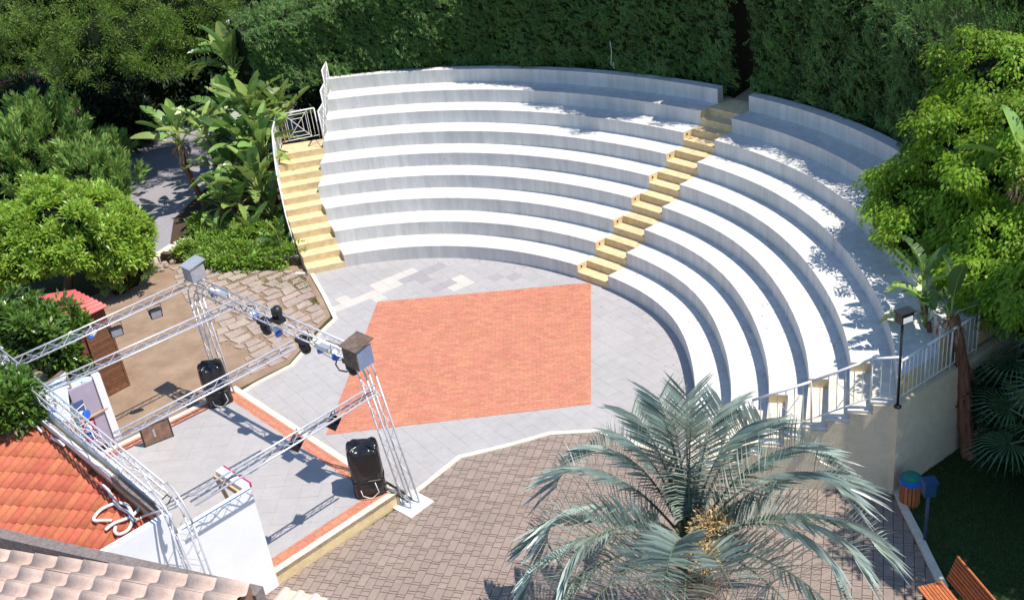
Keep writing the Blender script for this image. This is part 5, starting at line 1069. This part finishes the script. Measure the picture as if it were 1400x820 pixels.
# right strelitzia with fibrous trunk
b_ = at(1332, 640); b_ = Vector((b_.x + .1, b_.y + .3, 0)); tp = at(1300, 432, 3.0)
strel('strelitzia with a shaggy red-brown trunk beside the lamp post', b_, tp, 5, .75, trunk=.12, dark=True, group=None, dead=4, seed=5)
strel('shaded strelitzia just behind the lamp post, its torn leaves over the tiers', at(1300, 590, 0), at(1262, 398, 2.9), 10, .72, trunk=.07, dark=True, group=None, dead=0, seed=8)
strel('pale torn strelitzia leaves in the sun beside the lantern', at(1290, 560, .5), at(1266, 440, 2.6), 6, .72, trunk=.05, group=None, dead=0, seed=3, spread=1.1)
strel('strelitzia growing through the bright tree at the right frame edge', (10.1, 17.4, 0), at(1398, 235, 5.0), 7, .85, trunk=.09, group=None, dead=2, seed=12)
# ---- small fan palms, right edge
def fan_palm(label, base, top, nf, size, seed):
    rs = random.Random(seed); base = Vector(base); top = Vector(top); t = thing('fan_palm', label, 'palm', base)
    mb = MB(); n = 16; mb.tube([base.lerp(top, s) for s in np.linspace(0, 1, n)], [.10 + .02 * (i % 2) for i in range(n)], 9); mb.build('trunk', PBARK, t)
    for k in range(nf):
        az = 2.399 * k + seed; el = R(70 - 85 * k / nf); d = Vector((math.cos(az) * math.cos(el), math.sin(az) * math.cos(el), math.sin(el))); j = top + d * size * .8; x = d.cross(Vector((0, 0, 1))).normalized(); z = x.cross(d)
        f = MB(); f.tube([top, j], [.02, .012], 5, 1)
        for q in range(25):
            a = R(-125 + 250 * q / 24); dd_ = d * math.cos(a) + x * math.sin(a); L = size * (.62 + .25 * math.cos(a)); m1 = j + dd_ * L * .55 + z * .02; e = j + dd_ * L - Vector((0, 0, L * .22)); sx = dd_.cross(z).normalized() * .017
            f.add([j, m1 + sx, e, m1 - sx], [(0, 1, 2, 3)], 0, t=rs.random())
        f.build('frond', [L_FAN, L_RACH], t)
    return t
fan_palm('fan palm in the shade at the right frame edge, with fronds over the lawn', (8.75, 14.45, 0), (8.7, 14.6, 1.9), 13, .95, 2)
fan_palm('pale green fan palm behind it, under the bright tree', (9.5, 15.9, 0), (9.5, 15.9, 2.5), 11, 1.0, 4)
# ---- the big blue-grey feather palm
crown = at(942, 735, 2.35); pb = Vector((crown.x, crown.y - .05, 0)); palm = thing('feather_palm', 'big blue-grey feather palm in the foreground on the block paving', 'palm', pb)
mb = MB(); P = [pb.lerp(crown, s) for s in np.linspace(0, .93, 22)]; mb.tube(P, [.21 + .025 * (i % 2) for i in range(22)], 14); mb.build('trunk', PBARK, palm)
mb = MB()
for k in range(34):                                            # old leaf bases
    az = 2.399 * k; zz = 1.5 + .8 * (k / 34); d = Vector((math.cos(az), math.sin(az), 0)); a = pb + Vector((0, 0, zz)) + d * .17; b = a + d * (.10 + .12 * (k / 34)) + Vector((0, 0, .26)); mb.tube([a, a.lerp(b, .5) + d * .03, b], [.055, .045, .028], 6)
mb.build('leaf_base', PBARK, palm)
def frond(az, e0, bend, L, seed, sweep=0.0):
    rs = random.Random(seed); n = 26; P = []; p = crown.copy() + Vector((math.cos(az), math.sin(az), 0)) * .1; el = e0; a_ = az
    for i in range(n + 1):
        P.append(p.copy()); s = i / n; el = e0 - bend * s ** 2.0; a_ = az + sweep * s; p = p + Vector((math.cos(a_) * math.cos(el), math.sin(a_) * math.cos(el), math.sin(el))) * (L / n)
    f = MB(); f.tube(P, [.024 * (1 - .88 * i / n) + .002 for i in range(n + 1)], 6, 1, cap=False)
    nl = 48
    for side in (-1, 1):
        for i in range(nl):
            s = .17 + .83 * (i + rs.uniform(-.3, .3)) / nl; s = min(.998, max(.15, s)); x_ = s * n; j = min(int(x_), n - 1); q = P[j].lerp(P[j + 1], x_ - j); tg = (P[j + 1] - P[j]).normalized()
            sd = tg.cross(Vector((0, 0, 1))); sd = sd.normalized() if sd.length > .08 else Vector((math.sin(az), -math.cos(az), 0)); nn = sd.cross(tg).normalized(); nn = nn if nn.z > 0 else -nn
            ll = L * (.11 + .17 * min(1, (s - .1) * 3.0) - .02 * s) * rs.uniform(.88, 1.08)
            fwd = .30 + .7 * s * s + rs.uniform(-.12, .12); d = (sd * side * 1.0 + nn * rs.uniform(.45, .75) + tg * fwd).normalized()
            wv = .027 * (1 if s < .9 else .8); up_ = d.cross(tg).normalized() * wv
            m1 = q + d * ll * .5; d2 = (d + tg * .10 - Vector((0, 0, .10 + .14 * rs.random()))).normalized(); e = m1 + d2 * ll * .5
            b1 = f.v.__len__(); f.v += [tuple(q + up_ * .4), tuple(q - up_ * .4), tuple(m1 - up_), tuple(e), tuple(m1 + up_)]; tt = rs.random()
            f.f += [[b1, b1 + 1, b1 + 2, b1 + 4], [b1 + 4, b1 + 2, b1 + 3]]; f.m += [0, 0]; f.t += [tt, tt]
    return f.build('frond', [L_PALM, L_RACH], palm)
rs = random.Random(11)
#        azimuth, start elevation, bend, length, sweep
FR = [(170, 42, 150, 2.35, .1), (152, 52, 140, 2.35, -.1), (130, 60, 120, 2.3, .1), (112, 68, 95, 2.3, -.1), (94, 74, 70, 2.25, .05), (76, 76, 60, 2.2, 0), (58, 66, 90, 2.3, 0), (40, 54, 125, 2.3, .1), (24, 46, 120, 2.45, -.1), (6, 38, 115, 2.55, .1), (-10, 24, 95, 2.55, 0), (-26, 36, 120, 2.4, .1), (-44, 14, 80, 2.3, 0), (186, 24, 110, 2.45, -.1), (200, 44, 140, 2.35, .1), (216, 16, 95, 2.45, 0), (236, 34, 120, 2.2, .1), (256, 12, 80, 2.1, 0), (280, 34, 120, 2.0, 0), (304, 14, 85, 2.1, 0), (326, 40, 130, 2.2, .1), (104, 84, 40, 1.9, 0), (68, 86, 40, 1.9, 0), (140, 78, 70, 2.0, 0), (30, 76, 75, 2.0, 0), (160, 18, 90, 2.3, 0), (84, 56, 130, 2.2, .1), (-2, 54, 130, 2.4, -.1), (246, 46, 130, 2.0, .1), (194, 8, 75, 2.4, .1)]
for k, (az, e0, bend, L, sw) in enumerate(FR): frond(R(az), R(e0), R(bend), L * (1.16 if e0 < 60 else 1.0), 100 + k, sw)
# flower sprays and spathes
for k, (uv, sz) in enumerate((((975, 745), .34), ((958, 785), .26), ((925, 700), .18))):
    c = at(*uv, 2.3) + Vector((0, -.15, .22)); n = 1800 if k == 0 else 800; u = unit(n); B = np.array(c) + np.array([0, 0, .25]) + u * sz * 1.25 * rng.uniform(.1, .9, (n, 1)) * [1, 1, .6]
    leaf_obj('flower_spray', L_FLOW, palm, B, u + unit(n) * .8 - [0, 0, .2], unit(n), .09, .02, rng.random(n), .3)
for (a, b) in (((935, 770, 2.3), (915, 775, 2.75)), ((985, 770, 2.4), (1012, 735, 2.9)), ((925, 700, 2.4), (915, 650, 2.8)), ((940, 790, 2.2), (955, 830, 2.5))):
    mb = MB(); A3 = at(*a[:2], a[2]); B3 = at(*b[:2], b[2]) ; mb.tube([A3, A3.lerp(B3, .4), A3.lerp(B3, .75), B3], [.03, .075, .06, .008], 8); mb.build('spathe', L_SPAT, palm, smooth=True)
B, D, N, tn = blob(tuple(pb + Vector((0, 0, 1.5))), (.45, .45, .5), 60, .15, 8, 'droop'); D[:, 2] -= .6
leaf_obj('dry_fibres', DEADL, palm, B, D, N, .4, .02, tn, .2, .3)

# ---- leaf litter and small debris
def litter(name, label, P, L=.05):
    n = len(P); t = leaf_obj(name, DEADL, None, P, unit(n) * [1, 1, .15], unit(n) * .3 + [0, 0, 1], L * rng.uniform(.5, 1.3, n), L * .5, rng.random(n)); tag(t, label, None, None, 'stuff'); return t
Pl = []
for k in range(520):
    i = int(rng.integers(1, 9)); ph = rng.choice([rng.uniform(-18, 40), rng.uniform(0, 105)]); e = rng.beta(4, 1.2) ; x, y = pt(i + e * .97, ph); Pl.append((x, y, .4 * i + .006))
for k in range(260):
    x, y = rng.uniform(-3, 6.3), rng.uniform(12, 18.4); Pl.append((x, y, .018)) if inside(pav, x, y) else None
for k in range(120):
    a_ = rng.uniform(-28, 110); x, y = pt(1, a_, -abs(rng.normal(0, .35)) - .03); Pl.append((x, y, .02))
litter('leaf_litter', 'scattered dry leaves on the tiers and paving', np.array(Pl))
